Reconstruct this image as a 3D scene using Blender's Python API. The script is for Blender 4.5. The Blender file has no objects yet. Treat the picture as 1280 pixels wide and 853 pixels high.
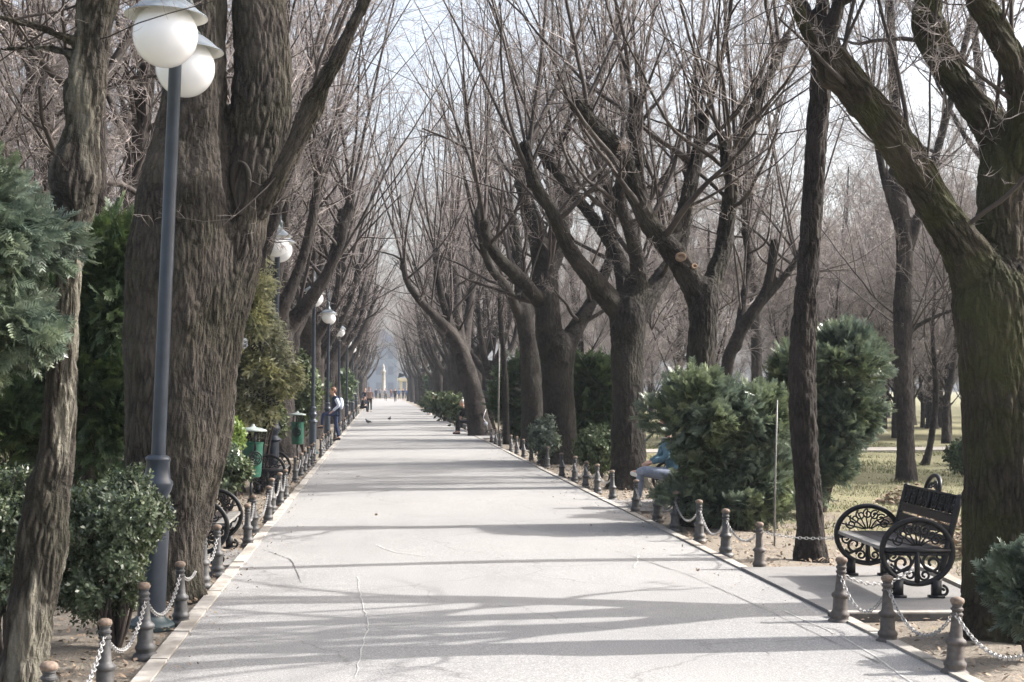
import bpy, math, random
import numpy as np
from mathutils import Vector, Matrix, noise as mnoise

random.seed(11)
rng = np.random.default_rng(11)
scene = bpy.context.scene
C = scene.collection

# ------------------------------------------------------------------ camera, sky, sun, exposure
F = 1800.0; VX, VY, H = 475.0, 486.0, 1.7            # pixels of the 1280-wide photograph
cam_data = bpy.data.cameras.new('camera'); cam = bpy.data.objects.new('camera', cam_data); C.objects.link(cam)
cam.location = (0, 0, H); cam.rotation_euler = (math.radians(90), 0, 0)
cam_data.sensor_width = 36; cam_data.lens = 36 * F / 1280
cam_data.shift_x = (640 - VX) / 1280; cam_data.shift_y = (VY - 426.5) / 1280
cam_data.clip_start = 0.1; cam_data.clip_end = 3000
cam_data.dof.use_dof = True; cam_data.dof.focus_distance = 13.0; cam_data.dof.aperture_fstop = 9.0
scene.camera = cam

SUN_EL, SUN_AZ = 38.0, 9.0                          # azimuth: degrees from +X towards +Y
world = bpy.data.worlds.new('World'); scene.world = world; world.use_nodes = True
wn = world.node_tree.nodes; wl = world.node_tree.links
bg = wn['Background']
sky = wn.new('ShaderNodeTexSky'); sky.sky_type = 'NISHITA'; sky.sun_disc = False
sky.sun_elevation = math.radians(SUN_EL); sky.sun_rotation = math.radians(90 - SUN_AZ)
sky.air_density = 1.0; sky.dust_density = 6.0; sky.ozone_density = 1.0
hs = wn.new('ShaderNodeHueSaturation'); hs.inputs['Saturation'].default_value = 0.65
wl.new(sky.outputs[0], hs.inputs['Color']); wl.new(hs.outputs[0], bg.inputs[0]); bg.inputs[1].default_value = 0.15
sd = bpy.data.lights.new('sun', 'SUN'); sun = bpy.data.objects.new('sun', sd); C.objects.link(sun)
sd.energy = 3.4; sd.angle = math.radians(0.5); sd.color = (1.0, 0.97, 0.935)
ca = math.cos(math.radians(SUN_EL))
sdir = Vector((ca * math.cos(math.radians(SUN_AZ)), ca * math.sin(math.radians(SUN_AZ)), math.sin(math.radians(SUN_EL))))
sun.rotation_euler = sdir.to_track_quat('Z', 'Y').to_euler(); sun.location = (30, 10, 30)
scene.view_settings.view_transform = 'Standard'; scene.view_settings.look = 'None'
scene.view_settings.gamma = 1.0; scene.view_settings.exposure = 1.42
scene.render.engine = 'CYCLES'
cy = scene.cycles
cy.use_denoising = True
try: cy.denoiser = 'OPENIMAGEDENOISE'; cy.denoising_prefilter = 'ACCURATE'
except Exception: pass
cy.max_bounces = 6; cy.diffuse_bounces = 3; cy.glossy_bounces = 2; cy.transmission_bounces = 3
cy.volume_bounces = 0; cy.transparent_max_bounces = 6; cy.use_adaptive_sampling = False

# ------------------------------------------------------------------ helpers
def W(px, py, d): return np.array([(px - VX) / F * d, d, H - (py - VY) / F * d])
def G(px, py):
    d = H * F / (py - VY); return W(px, py, d)
def tag(o, label=None, cat=None, group=None, kind=None):
    if label: o['label'] = label
    if cat: o['category'] = cat
    if group: o['group'] = group
    if kind: o['kind'] = kind
    return o
def empty(name, loc, rz=0.0):
    o = bpy.data.objects.new(name, None); o.empty_display_size = 0.2
    o.location = loc; o.rotation_euler = (0, 0, rz); C.objects.link(o); return o
def copy_tree(o, parent=None):
    c = o.copy(); C.objects.link(c); c.parent = parent
    for ch in list(o.children): copy_tree(ch, c)
    return c
class MB:
    """collects polygons; build() links them as ONE mesh object"""
    def __init__(s): s.v = []; s.f = []; s.n = 0; s.mi = []; s.att = []; s.cur = 0
    def add(s, v, f, att=None):
        v = np.asarray(v, float).reshape(-1, 3); f = np.asarray(f, int)
        s.v.append(v); s.f.append(f + s.n); s.mi.append(np.full(len(f), s.cur)); s.n += len(v)
        s.att.append(np.zeros((len(v), 3)) if att is None else np.asarray(att, float).reshape(-1, 3))
        return s
    def box(s, c, size, rz=0.0, M=None):
        x, y, z = [q / 2 for q in size]
        v = np.array([(i, j, k) for i in (-x, x) for j in (-y, y) for k in (-z, z)])
        if rz: v = v @ np.array([[math.cos(rz), math.sin(rz), 0], [-math.sin(rz), math.cos(rz), 0], [0, 0, 1]])
        if M is not None: v = v @ np.asarray(M).T
        return s.add(v + np.array(c), [(0, 1, 3, 2), (4, 6, 7, 5), (0, 4, 5, 1), (2, 3, 7, 6), (0, 2, 6, 4), (1, 5, 7, 3)])
    def lathe(s, prof, c=(0, 0, 0), n=20, lean=(0, 0)):
        prof = np.array(prof); a = np.linspace(0, 2 * math.pi, n, endpoint=False)
        k = len(prof)
        v = np.stack([prof[:, None, 0] * np.cos(a) + lean[0] * prof[:, None, 1], prof[:, None, 0] * np.sin(a) + lean[1] * prof[:, None, 1],
                      np.repeat(prof[:, 1:2], n, 1)], -1)
        i = np.arange(k - 1)[:, None] * n; j = np.arange(n)[None]; j2 = (j + 1) % n
        f = np.stack([i + j, i + j2, i + n + j2, i + n + j], -1).reshape(-1, 4)
        return s.add(v.reshape(-1, 3) + np.array(c), f)
    def tube(s, pts, r, n=8, closed=False, cap=True):
        pts = np.asarray(pts, float); k = len(pts); r = np.broadcast_to(np.asarray(r, float), (k,))
        t = np.gradient(pts, axis=0)
        if closed: t = np.roll(pts, -1, 0) - np.roll(pts, 1, 0)
        t /= np.linalg.norm(t, axis=1)[:, None] + 1e-9
        md = np.abs(t).mean(0); ref = np.eye(3)[np.argmin(md)]
        u = np.cross(t, ref); u /= np.linalg.norm(u, axis=1)[:, None] + 1e-9; w = np.cross(t, u)
        a = np.linspace(0, 2 * math.pi, n, endpoint=False)
        v = pts[:, None] + r[:, None, None] * (np.cos(a)[None, :, None] * u[:, None] + np.sin(a)[None, :, None] * w[:, None])
        m = k if closed else k - 1
        i = np.arange(m)[:, None]; i2 = (i + 1) % k; j = np.arange(n)[None]; j2 = (j + 1) % n
        f = np.stack([i * n + j, i * n + j2, i2 * n + j2, i2 * n + j], -1).reshape(-1, 4)
        if cap and not closed and r[0] > 0.004:
            v = np.concatenate([v.reshape(-1, 3), pts[:1], pts[-1:]]); b = k * n
            jj = np.arange(n); z = np.stack([np.full(n, b), (jj + 1) % n, jj, jj], -1)
            z2 = np.stack([np.full(n, b + 1), (k - 1) * n + jj, (k - 1) * n + (jj + 1) % n, (k - 1) * n + (jj + 1) % n], -1)
            f = np.concatenate([f, z, z2])
        return s.add(v, f)
    def ball(s, c, r, n=10, m=7):
        r = np.broadcast_to(np.asarray(r, float), (3,))
        a = np.linspace(0, 2 * math.pi, n, endpoint=False); b = np.linspace(-math.pi / 2, math.pi / 2, m)
        v = np.stack([np.cos(b)[:, None] * np.cos(a), np.cos(b)[:, None] * np.sin(a), np.repeat(np.sin(b)[:, None], n, 1)], -1) * r
        i = np.arange(m - 1)[:, None] * n; j = np.arange(n)[None]; j2 = (j + 1) % n
        f = np.stack([i + j, i + j2, i + n + j2, i + n + j], -1).reshape(-1, 4)
        return s.add(v.reshape(-1, 3) + np.array(c), f)
    def prism(s, poly, z0, z1):
        poly = np.array(poly, float); n = len(poly)
        v = np.concatenate([np.c_[poly, np.full(n, z0)], np.c_[poly, np.full(n, z1)]])
        s.v.append(v); base = s.n; s.n += 2 * n; s.att.append(np.zeros((2 * n, 3)))
        F_ = [[base + i, base + (i + 1) % n, base + n + (i + 1) % n, base + n + i] for i in range(n)]
        s.f.append(np.array(F_)); s.mi.append(np.full(n, s.cur))
        s.ng = getattr(s, 'ng', []); s.ng.append([base + n + i for i in range(n)]); s.ng.append([base + n - 1 - i for i in range(n)])
        return s
    def mesh(s, name, mats, smooth=True, att=False):
        me = bpy.data.meshes.new(name)
        v = np.concatenate(s.v); f = np.concatenate([q for q in s.f]); mi = np.concatenate(s.mi)
        ng = getattr(s, 'ng', [])
        tri = f[:, 2] == f[:, 3]
        if ng or tri.any():
            sizes = np.where(tri, 3, 4); loops = []
            flat = f[~tri].reshape(-1); flt = f[tri][:, :3].reshape(-1)
            allf = np.concatenate([flat, flt] + [np.array(g) for g in ng]).astype(np.int32)
            tot = np.concatenate([np.full((~tri).sum(), 4), np.full(tri.sum(), 3), np.array([len(g) for g in ng], int)]).astype(np.int32)
            mi = np.concatenate([mi[~tri], mi[tri], np.zeros(len(ng), int)])
        else:
            allf = f.reshape(-1).astype(np.int32); tot = np.full(len(f), 4, np.int32)
        me.vertices.add(len(v)); me.vertices.foreach_set('co', v.astype(np.float32).ravel())
        me.loops.add(len(allf)); me.loops.foreach_set('vertex_index', allf)
        me.polygons.add(len(tot)); me.polygons.foreach_set('loop_start', np.concatenate([[0], np.cumsum(tot)[:-1]]).astype(np.int32))
        me.polygons.foreach_set('loop_total', tot)
        me.polygons.foreach_set('material_index', mi.astype(np.int32))
        me.polygons.foreach_set('use_smooth', np.full(len(tot), smooth))
        if att:
            a = me.attributes.new('bk', 'FLOAT_VECTOR', 'POINT'); a.data.foreach_set('vector', np.concatenate(s.att).astype(np.float32).ravel())
        for m in (mats if isinstance(mats, (list, tuple)) else [mats]): me.materials.append(m)
        me.update(calc_edges=True); return me
    def build(s, name, mats, parent=None, smooth=True, att=False):
        o = bpy.data.objects.new(name, s.mesh(name, mats, smooth, att)); C.objects.link(o)
        if parent: o.parent = parent
        return o
def flat(o, ang=35):
    me = o.data; n = len(me.polygons)
    try:
        me.set_sharp_from_angle(angle=math.radians(ang))
    except Exception: pass
    return o

# ------------------------------------------------------------------ materials
def mat(name, col=(0.5, 0.5, 0.5), rough=0.6, metal=0.0, spec=0.5):
    m = bpy.data.materials.new(name); m.use_nodes = True
    b = m.node_tree.nodes['Principled BSDF']
    b.inputs['Base Color'].default_value = (*col, 1); b.inputs['Roughness'].default_value = rough
    b.inputs['Metallic'].default_value = metal; b.inputs['Specular IOR Level'].default_value = spec
    m['b'] = b.name
    return m
def nd(m, t, **k):
    n = m.node_tree.nodes.new(t)
    for a, v in k.items(): setattr(n, a, v)
    return n
def lk(m, a, b): m.node_tree.links.new(a, b)
def coords(m, kind='Object', scale=(1, 1, 1), attr=None):
    if attr:
        tc = nd(m, 'ShaderNodeAttribute', attribute_name=attr); out = tc.outputs['Vector']
    else:
        tc = nd(m, 'ShaderNodeTexCoord'); out = tc.outputs[kind]
    mp = nd(m, 'ShaderNodeMapping'); mp.inputs['Scale'].default_value = scale
    lk(m, out, mp.inputs[0]); return mp.outputs[0]
def noise(m, vec, scale, detail=4, rough=0.55, dist=0.0):
    n = nd(m, 'ShaderNodeTexNoise'); n.inputs['Scale'].default_value = scale; n.inputs['Detail'].default_value = detail
    n.inputs['Roughness'].default_value = rough; n.inputs['Distortion'].default_value = dist
    lk(m, vec, n.inputs['Vector']); return n.outputs['Fac']
def ramp(m, fac, stops):
    r = nd(m, 'ShaderNodeValToRGB'); e = r.color_ramp.elements
    while len(e) < len(stops): e.new(0.5)
    for el, (p, c) in zip(e, stops):
        el.position = p; el.color = (*c, 1) if len(c) == 3 else c
    lk(m, fac, r.inputs[0]); return r.outputs[0]
def mix(m, fac, a, b, mode='MIX'):
    n = nd(m, 'ShaderNodeMix', data_type='RGBA', blend_type=mode)
    for sock, val in ((n.inputs['Factor'], fac), (n.inputs['A'], a), (n.inputs['B'], b)):
        if isinstance(val, (int, float)): sock.default_value = val
        elif isinstance(val, tuple): sock.default_value = (*val, 1)
        else: lk(m, val, sock)
    return n.outputs['Result']
def math_(m, op, a, b=0.0):
    n = nd(m, 'ShaderNodeMath', operation=op)
    for i, v in enumerate((a, b)):
        if isinstance(v, (int, float)): n.inputs[i].default_value = v
        else: lk(m, v, n.inputs[i])
    return n.outputs[0]
def bump(m, h, strength=0.5, dist=0.02):
    n = nd(m, 'ShaderNodeBump'); n.inputs['Strength'].default_value = strength; n.inputs['Distance'].default_value = dist
    lk(m, h, n.inputs['Height']); lk(m, n.outputs[0], m.node_tree.nodes['Principled BSDF'].inputs['Normal']); return n
def base(m, col): lk(m, col, m.node_tree.nodes['Principled BSDF'].inputs['Base Color'])
def bs(m): return m.node_tree.nodes['Principled BSDF']

def bark(name, dark, light, moss=0.0, att=True, fs=1.0, pale=None, rg=False):
    m = mat(name, light, 0.9, spec=0.2)
    v = coords(m, attr='bk') if att else coords(m)
    mp = nd(m, 'ShaderNodeMapping'); mp.inputs['Scale'].default_value = (34 * fs, 34 * fs, 8.5 * fs); lk(m, v, mp.inputs[0])
    nw = nd(m, 'ShaderNodeTexNoise'); nw.inputs['Scale'].default_value = 1.2; nw.inputs['Detail'].default_value = 3; lk(m, mp.outputs[0], nw.inputs['Vector'])
    ad = nd(m, 'ShaderNodeVectorMath', operation='MULTIPLY_ADD'); lk(m, nw.outputs['Color'], ad.inputs[0]); ad.inputs[1].default_value = (1.6, 1.6, 1.6); lk(m, mp.outputs[0], ad.inputs[2])
    vo = nd(m, 'ShaderNodeTexVoronoi', feature='DISTANCE_TO_EDGE'); vo.inputs['Scale'].default_value = 1.0; lk(m, ad.outputs[0], vo.inputs['Vector'])
    fine = noise(m, v, 60 * fs, 5, 0.65)
    ridge = math_(m, 'MINIMUM', math_(m, 'MULTIPLY', vo.outputs['Distance'], 3.2), 1.0)
    if rg:
        ra = nd(m, 'ShaderNodeAttribute', attribute_name='rg'); ridge = math_(m, 'ADD', math_(m, 'MULTIPLY', ra.outputs['Fac'], 0.6), math_(m, 'MULTIPLY', ridge, 0.4))
    h = math_(m, 'DIVIDE', math_(m, 'ADD', ridge, math_(m, 'MULTIPLY', fine, 0.7)), 1.45)
    c = ramp(m, h, [(0.22, dark), (0.62, tuple(0.5 * (a + b) for a, b in zip(dark, light))), (1.0, light)])
    big = noise(m, v, 1.6, 3)
    c = mix(m, ramp(m, big, [(0.4, (0, 0, 0)), (0.65, (1, 1, 1))]), c, mix(m, 0.55, c, tuple(x * 1.45 for x in light)))
    if moss:
        g = coords(m); sx = nd(m, 'ShaderNodeSeparateXYZ'); lk(m, g, sx.inputs[0])
        mn = noise(m, g, 2.6, 5)
        c = mix(m, math_(m, 'MULTIPLY', ramp(m, mn, [(0.42, (0, 0, 0)), (0.6, (1, 1, 1))]), moss), c, mix(m, fine, (0.022, 0.026, 0.008), (0.075, 0.085, 0.028)))
    if pale:
        g = coords(m); pn = noise(m, coords(m, scale=(6, 6, 1.2)), 1.0, 5)
        c = mix(m, math_(m, 'MULTIPLY', ramp(m, pn, [(0.5, (0, 0, 0)), (0.62, (1, 1, 1))]), 0.8), c, pale)
    base(m, c); bump(m, h, 1.0, 0.028 / fs)
    return m
M = {}
M['bark'] = bark('bark_brown', (0.006, 0.0052, 0.0048), (0.042, 0.036, 0.032), 0.1, rg=True)
M['bark_big'] = bark('bark_furrowed', (0.006, 0.0052, 0.0045), (0.09, 0.077, 0.066), 0.15, rg=True)
M['bark_moss'] = bark('bark_mossy', (0.008, 0.007, 0.005), (0.055, 0.045, 0.033), 0.55, rg=True)
M['bark_dark'] = bark('bark_dark', (0.008, 0.0065, 0.006), (0.042, 0.034, 0.031), 0.05, rg=True)
M['bark_smooth'] = bark('bark_flaking', (0.010, 0.009, 0.008), (0.062, 0.054, 0.045), 0.12, pale=(0.22, 0.205, 0.165), rg=True)
M['bark_far'] = bark('bark_far', (0.010, 0.0085, 0.008), (0.056, 0.047, 0.042), rg=True)
def simple_noise_mat(name, a, b, scale, rough=0.8, bmp=0.3, spec=0.3, dist=0.01, detail=5):
    m = mat(name, a, rough, spec=spec); n = noise(m, coords(m), scale, detail)
    base(m, ramp(m, n, [(0.3, a), (0.7, b)]))
    if bmp: bump(m, n, bmp, dist)
    return m
M['twig'] = simple_noise_mat('twig_bark', (0.024, 0.0195, 0.0175), (0.078, 0.063, 0.056), 1.2, 0.75, 0)
M['twig_dark'] = simple_noise_mat('twig_bark_dark', (0.025, 0.02, 0.018), (0.08, 0.064, 0.056), 1.2, 0.75, 0)
M['twig_red'] = simple_noise_mat('twig_bark_warm', (0.05, 0.042, 0.038), (0.125, 0.105, 0.096), 1.0, 0.75, 0)
M['twig_sunlit'] = simple_noise_mat('twig_bark_sunlit', (0.14, 0.12, 0.112), (0.40, 0.345, 0.32), 1.2, 0.6, 0)  # sunlight on the finest twigs is put into this lighter colour
M['wood_cut'] = simple_noise_mat('sawn_wood', (0.14, 0.095, 0.065), (0.32, 0.225, 0.155), 30, 0.8, 0.2)
M['iron'] = simple_noise_mat('cast_iron_black', (0.005, 0.005, 0.006), (0.012, 0.012, 0.014), 40, 0.45, 0.2, 0.35, 0.002)
M['iron_grey'] = simple_noise_mat('bollard_paint', (0.028, 0.029, 0.031), (0.085, 0.082, 0.08), 22, 0.55, 0.3, 0.5, 0.002)
M['iron_rust'] = simple_noise_mat('bollard_rusty', (0.055, 0.046, 0.041), (0.115, 0.10, 0.09), 25, 0.65, 0.3, 0.4, 0.002)
M['cap_rust'] = simple_noise_mat('cap_worn', (0.11, 0.08, 0.06), (0.24, 0.18, 0.14), 60, 0.7, 0.2)
M['lamp_paint'] = simple_noise_mat('lamp_paint', (0.02, 0.028, 0.042), (0.035, 0.045, 0.062), 9, 0.36, 0.1, 0.5, 0.002)
M['lamp_green'] = simple_noise_mat('lamp_paint_green', (0.025, 0.045, 0.05), (0.05, 0.075, 0.08), 9, 0.36, 0.1, 0.5, 0.002)
M['hat_top'] = simple_noise_mat('lamp_hat_metal', (0.13, 0.155, 0.18), (0.24, 0.265, 0.29), 8, 0.4, 0.1)
M['hat_in'] = mat('lamp_hat_inner', (0.75, 0.74, 0.68), 0.5)
m = mat('opal_glass', (0.86, 0.86, 0.88), 0.22); M['opal'] = m
bs(m).inputs['Subsurface Weight'].default_value = 0.6; bs(m).inputs['Subsurface Radius'].default_value = (0.3, 0.3, 0.3); bs(m).inputs['Subsurface Scale'].default_value = 0.4
M['chain'] = simple_noise_mat('chain_steel', (0.26, 0.255, 0.25), (0.45, 0.44, 0.43), 120, 0.45, 0, 0.5)
bs(M['chain']).inputs['Metallic'].default_value = 0.5
M['bin_green'] = simple_noise_mat('bin_green', (0.010, 0.055, 0.036), (0.02, 0.085, 0.056), 10, 0.4, 0.05)
M['bin_lid'] = simple_noise_mat('bin_lid', (0.16, 0.2, 0.19), (0.3, 0.33, 0.31), 14, 0.5, 0.1)
M['slat'] = simple_noise_mat('bench_wood', (0.018, 0.014, 0.013), (0.042, 0.032, 0.028), 14, 0.5, 0.3, 0.4, 0.003)
M['slat_worn'] = simple_noise_mat('bench_wood_worn', (0.11, 0.105, 0.10), (0.25, 0.24, 0.225), 14, 0.5, 0.3, 0.4, 0.003)
M['stone'] = simple_noise_mat('kerb_stone', (0.30, 0.28, 0.25), (0.46, 0.43, 0.39), 7, 0.85, 0.3, 0.3, 0.006)
M['slab_edge'] = simple_noise_mat('slab_edge', (0.05, 0.05, 0.05), (0.12, 0.115, 0.11), 9, 0.85, 0.4)
mk = M['stone']; dn = noise(mk, coords(mk, scale=(1, .5, 1)), 2.2, 6, 0.7); src = bs(mk).inputs['Base Color'].links[0].from_socket
base(mk, mix(mk, math_(mk, 'MULTIPLY', ramp(mk, dn, [(0.45, (0, 0, 0)), (0.62, (1, 1, 1))]), 0.6), src, (0.17, 0.145, 0.115)))
# asphalt
m = mat('asphalt', (0.3, 0.29, 0.28), 0.85, spec=0.3); M['asphalt'] = m
v = coords(m); big = noise(m, v, 0.35, 5, 0.6); mid = noise(m, coords(m, scale=(1, 0.35, 1)), 1.6, 6, 0.65); fin = noise(m, v, 90, 3, 0.7)
c = ramp(m, big, [(0.32, (0.205, 0.20, 0.193)), (0.68, (0.285, 0.278, 0.268))])
c = mix(m, 0.5, c, ramp(m, mid, [(0.3, (0.17, 0.165, 0.16)), (0.72, (0.33, 0.322, 0.312))]))
c = mix(m, 0.62, c, ramp(m, fin, [(0.3, (0.09, 0.088, 0.085)), (0.5, (0.245, 0.24, 0.233)), (0.75, (0.60, 0.59, 0.58))]))
stn = noise(m, coords(m, scale=(.7, .5, 1)), 0.9, 7, 0.7, 0.6); c = mix(m, math_(m, 'MULTIPLY', ramp(m, stn, [(0.55, (0, 0, 0)), (0.72, (1, 1, 1))]), 0.35), c, (0.15, 0.147, 0.142))
dv = coords(m, scale=(0.8, 0.8, 0.8)); cw = nd(m, 'ShaderNodeTexNoise'); cw.inputs['Scale'].default_value = 1.5; cw.inputs['Detail'].default_value = 6; lk(m, dv, cw.inputs['Vector'])
ad = nd(m, 'ShaderNodeVectorMath', operation='MULTIPLY_ADD'); lk(m, cw.outputs['Color'], ad.inputs[0]); ad.inputs[1].default_value = (0.9, 0.9, 0.0); lk(m, dv, ad.inputs[2])
vo = nd(m, 'ShaderNodeTexVoronoi', feature='DISTANCE_TO_EDGE', voronoi_dimensions='2D'); vo.inputs['Scale'].default_value = 0.45; lk(m, ad.outputs[0], vo.inputs['Vector'])
cr = ramp(m, vo.outputs['Distance'], [(0.0, (1, 1, 1)), (0.006, (0, 0, 0))])
c = mix(m, math_(m, 'MULTIPLY', cr, math_(m, 'MULTIPLY', mid, 0.9)), c, (0.1, 0.095, 0.09))
base(m, c); bump(m, fin, 0.55, 0.006)
m = mat('asphalt_apron', (0.2, 0.2, 0.2), 0.88, spec=0.3); M['apron'] = m  # colour darkened for the shade lying on the bench pad
fin = noise(m, coords(m), 90, 3, 0.7)
c = mix(m, 0.4, ramp(m, noise(m, coords(m), 2.0, 5), [(0.3, (0.13, 0.125, 0.12)), (0.7, (0.22, 0.21, 0.2))]), ramp(m, fin, [(0.3, (0.12, 0.12, 0.12)), (0.7, (0.34, 0.33, 0.32))]))
base(m, c); bump(m, fin, 0.5, 0.006)
# ground: soil near the path, dry grass farther
m = mat('ground', (0.2, 0.17, 0.12), 0.95, spec=0.1); M['ground'] = m
v = coords(m); n1 = noise(m, v, 0.7, 6, 0.6); n2 = noise(m, v, 9, 5, 0.65); n3 = noise(m, v, 60, 3, 0.7)
soil = mix(m, 0.55, ramp(m, n2, [(0.3, (0.15, 0.13, 0.105)), (0.7, (0.30, 0.265, 0.22))]), ramp(m, n3, [(0.3, (0.09, 0.076, 0.06)), (0.72, (0.40, 0.35, 0.29))]))
gras = mix(m, 0.5, ramp(m, n2, [(0.3, (0.13, 0.125, 0.065)), (0.7, (0.25, 0.235, 0.14))]), ramp(m, n3, [(0.3, (0.07, 0.068, 0.04)), (0.72, (0.34, 0.315, 0.2))]))
sx = nd(m, 'ShaderNodeSeparateXYZ'); lk(m, v, sx.inputs[0])
dist = math_(m, 'SUBTRACT', math_(m, 'ABSOLUTE', math_(m, 'SUBTRACT', sx.outputs[0], 1.0)), 4.3)
gf = math_(m, 'ADD', math_(m, 'MULTIPLY', dist, 0.7), math_(m, 'MULTIPLY', math_(m, 'SUBTRACT', n1, 0.5), 7.0))
gf = ramp(m, gf, [(0.0, (0, 0, 0)), (0.8, (1, 1, 1))])
base(m, mix(m, gf, soil, gras)); bump(m, n3, 0.8, 0.02)
M['grass'] = simple_noise_mat('grass_blade', (0.10, 0.12, 0.045), (0.27, 0.26, 0.14), 1.5, 0.7, 0)
M['litter'] = simple_noise_mat('dead_leaf', (0.10, 0.068, 0.048), (0.34, 0.265, 0.19), 3.3, 0.8, 0)
M['gravel_path'] = simple_noise_mat('side_path', (0.24, 0.22, 0.19), (0.33, 0.30, 0.26), 6, 0.9, 0.3)
def leafmat(name, a, b, rough=0.45, trans=0.25, spec=0.5, scale=7.0):
    m = mat(name, a, rough, spec=spec); n = noise(m, coords(m), scale, 3, 0.7); c = ramp(m, n, [(0.34, a), (0.66, b)])
    big = noise(m, coords(m), 1.7, 2); c = mix(m, ramp(m, big, [(0.42, (0, 0, 0)), (0.62, (1, 1, 1))]), c, mix(m, 1.0, c, (1.08, 1.05, .72), 'MULTIPLY'))
    base(m, c)
    t = nd(m, 'ShaderNodeBsdfTranslucent'); lk(m, c, t.inputs[0]); x = nd(m, 'ShaderNodeMixShader'); x.inputs[0].default_value = trans
    out = m.node_tree.nodes['Material Output']; lk(m, bs(m).outputs[0], x.inputs[1]); lk(m, t.outputs[0], x.inputs[2]); lk(m, x.outputs[0], out.inputs[0]); return m
M['thuja'] = leafmat('thuja_green', (0.055, 0.08, 0.06), (0.21, 0.255, 0.19), 0.34)
M['thuja_blue'] = leafmat('thuja_bluish', (0.045, 0.07, 0.052), (0.18, 0.22, 0.17), 0.32)
M['thuja_dark'] = leafmat('conifer_dark', (0.025, 0.05, 0.025), (0.09, 0.13, 0.06), 0.5)
M['box'] = leafmat('glossy_leaf', (0.045, 0.07, 0.038), (0.14, 0.175, 0.105), 0.25, 0.2, 0.7, 14)
M['vine'] = leafmat('hanging_leaf', (0.10, 0.12, 0.06), (0.42, 0.41, 0.30), 0.4, 0.45, 0.5, 11)
M['vine_green'] = leafmat('bright_leaf', (0.08, 0.13, 0.03), (0.2, 0.28, 0.07), 0.4, 0.4, 0.5, 9)
M['ivy'] = leafmat('far_shrub', (0.05, 0.08, 0.035), (0.12, 0.15, 0.07), 0.5, 0.2)
M['skin'] = mat('skin', (0.55, 0.33, 0.24), 0.5)
def cloth(name, c):
    m = mat(name, c, 0.85, spec=0.2); n = noise(m, coords(m), 25, 4)
    base(m, ramp(m, n, [(0.3, tuple(x * 0.8 for x in c)), (0.7, tuple(min(1, x * 1.2) for x in c))])); bump(m, n, 0.4, 0.01); return m

# ------------------------------------------------------------------ ground, path, kerbs
LX, RX = -1.32, 3.38
xs = np.concatenate([np.linspace(-400, -12, 12), np.linspace(-10, LX - 0.1, 34), [1.0], np.linspace(RX + 0.1, 16, 50), np.linspace(20, 400, 14)])
ys = np.concatenate([[-30, 0], np.linspace(4, 50, 150), np.linspace(52, 800, 60)])
gx, gy = np.meshgrid(xs, ys)
side = np.maximum(LX - 0.1 - gx, gx - RX - 0.1)
amp = np.clip(side / 0.5, 0, 1) * np.clip((60 - np.abs(gy - 20)) / 30, 0.2, 1)
gz = -0.03 + amp * (0.02 * np.sin(gx * 2.1 + 1.3 * np.sin(gy * 1.1)) + 0.025 * np.sin(gy * 1.7 + gx) + 0.012 * np.sin(gx * 5 + gy * 4)) - 0.03 * np.clip(-side, 0, 1)
n = len(xs); i = np.arange(len(ys) - 1)[:, None] * n; j = np.arange(n - 1)[None]
b = MB(); b.add(np.stack([gx, gy, gz], -1).reshape(-1, 3), np.stack([i + j, i + j + 1, i + n + j + 1, i + n + j], -1).reshape(-1, 4))
tag(b.build('ground', M['ground']), kind='structure')
PEND = 235.0
b = MB(); nx, ny = 12, 260
px_ = np.linspace(LX, RX, nx); py_ = np.concatenate([np.linspace(-6, 40, 200), np.linspace(41, PEND, 60)])
X, Y = np.meshgrid(px_, py_); Z = 0.012 * (1 - ((X - 1.03) / 2.35) ** 2) + 0.003 * np.sin(Y * 0.9 + X) + 0.002
i = np.arange(len(py_) - 1)[:, None] * nx; j = np.arange(nx - 1)[None]
b.add(np.stack([X, Y, Z], -1).reshape(-1, 3), np.stack([i + j, i + j + 1, i + nx + j + 1, i + nx + j], -1).reshape(-1, 4))
tag(b.build('path', M['asphalt']), kind='structure')
def kerb(x, y0, y1, w=0.11, z=0.016):
    b = MB(); y = y0
    while y < y1:
        L = min(0.98, y1 - y)
        b.box((x + random.uniform(-.004, .004), y + L / 2, z / 2 - 0.05 + random.uniform(-.003, .004)), (w, L - 0.008, 0.1 + z)); y += 1.0
    return b
tag(kerb(LX - 0.058, -4, 120).build('kerb', M['stone'], smooth=False), kind='structure')
tag(kerb(RX + 0.05, -4, 10.75, 0.09).build('kerb', M['stone'], smooth=False), kind='structure')
tag(kerb(RX + 0.05, 13.5, 120, 0.09).build('kerb', M['stone'], smooth=False), kind='structure')
# bench apron on the right and the one on the left
def quad_slab(name, poly, z0, z1, mats):
    b = MB(); b.prism(poly, z0, z1); o = b.build(name, mats, smooth=False); return tag(o, kind='structure')
quad_slab('pavement', [(RX + 0.004, 10.75), (4.72, 10.75), (5.0, 13.6), (RX + 0.004, 13.5)], -0.14, 0.028, M['apron'])
kb = MB(); kb.box((4.05, 10.69, -0.03), (1.42, 0.1, 0.13)); tag(kb.build('kerb', M['slab_edge'], smooth=False), kind='structure')
kb = MB(); kb.box((4.05, 10.69, 0.041), (1.42, 0.1, 0.012)); tag(kb.build('kerb', M['stone'], smooth=False), kind='structure')
kb = MB(); kb.box((4.95, 12.15, 0.0), (0.1, 2.9, 0.09), rz=-0.1); tag(kb.build('kerb', M['stone'], smooth=False), kind='structure')
quad_slab('pavement', [(-3.0, 13.7), (LX - 0.12, 13.9), (LX - 0.12, 15.2), (-3.0, 15.5)], -0.1, 0.0, M['apron'])
quad_slab('pavement', [(-3.2, 17.0), (-1.75, 17.0), (-1.75, 19.5), (-3.2, 19.7)], -0.1, 0.004, M['apron'])
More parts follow.
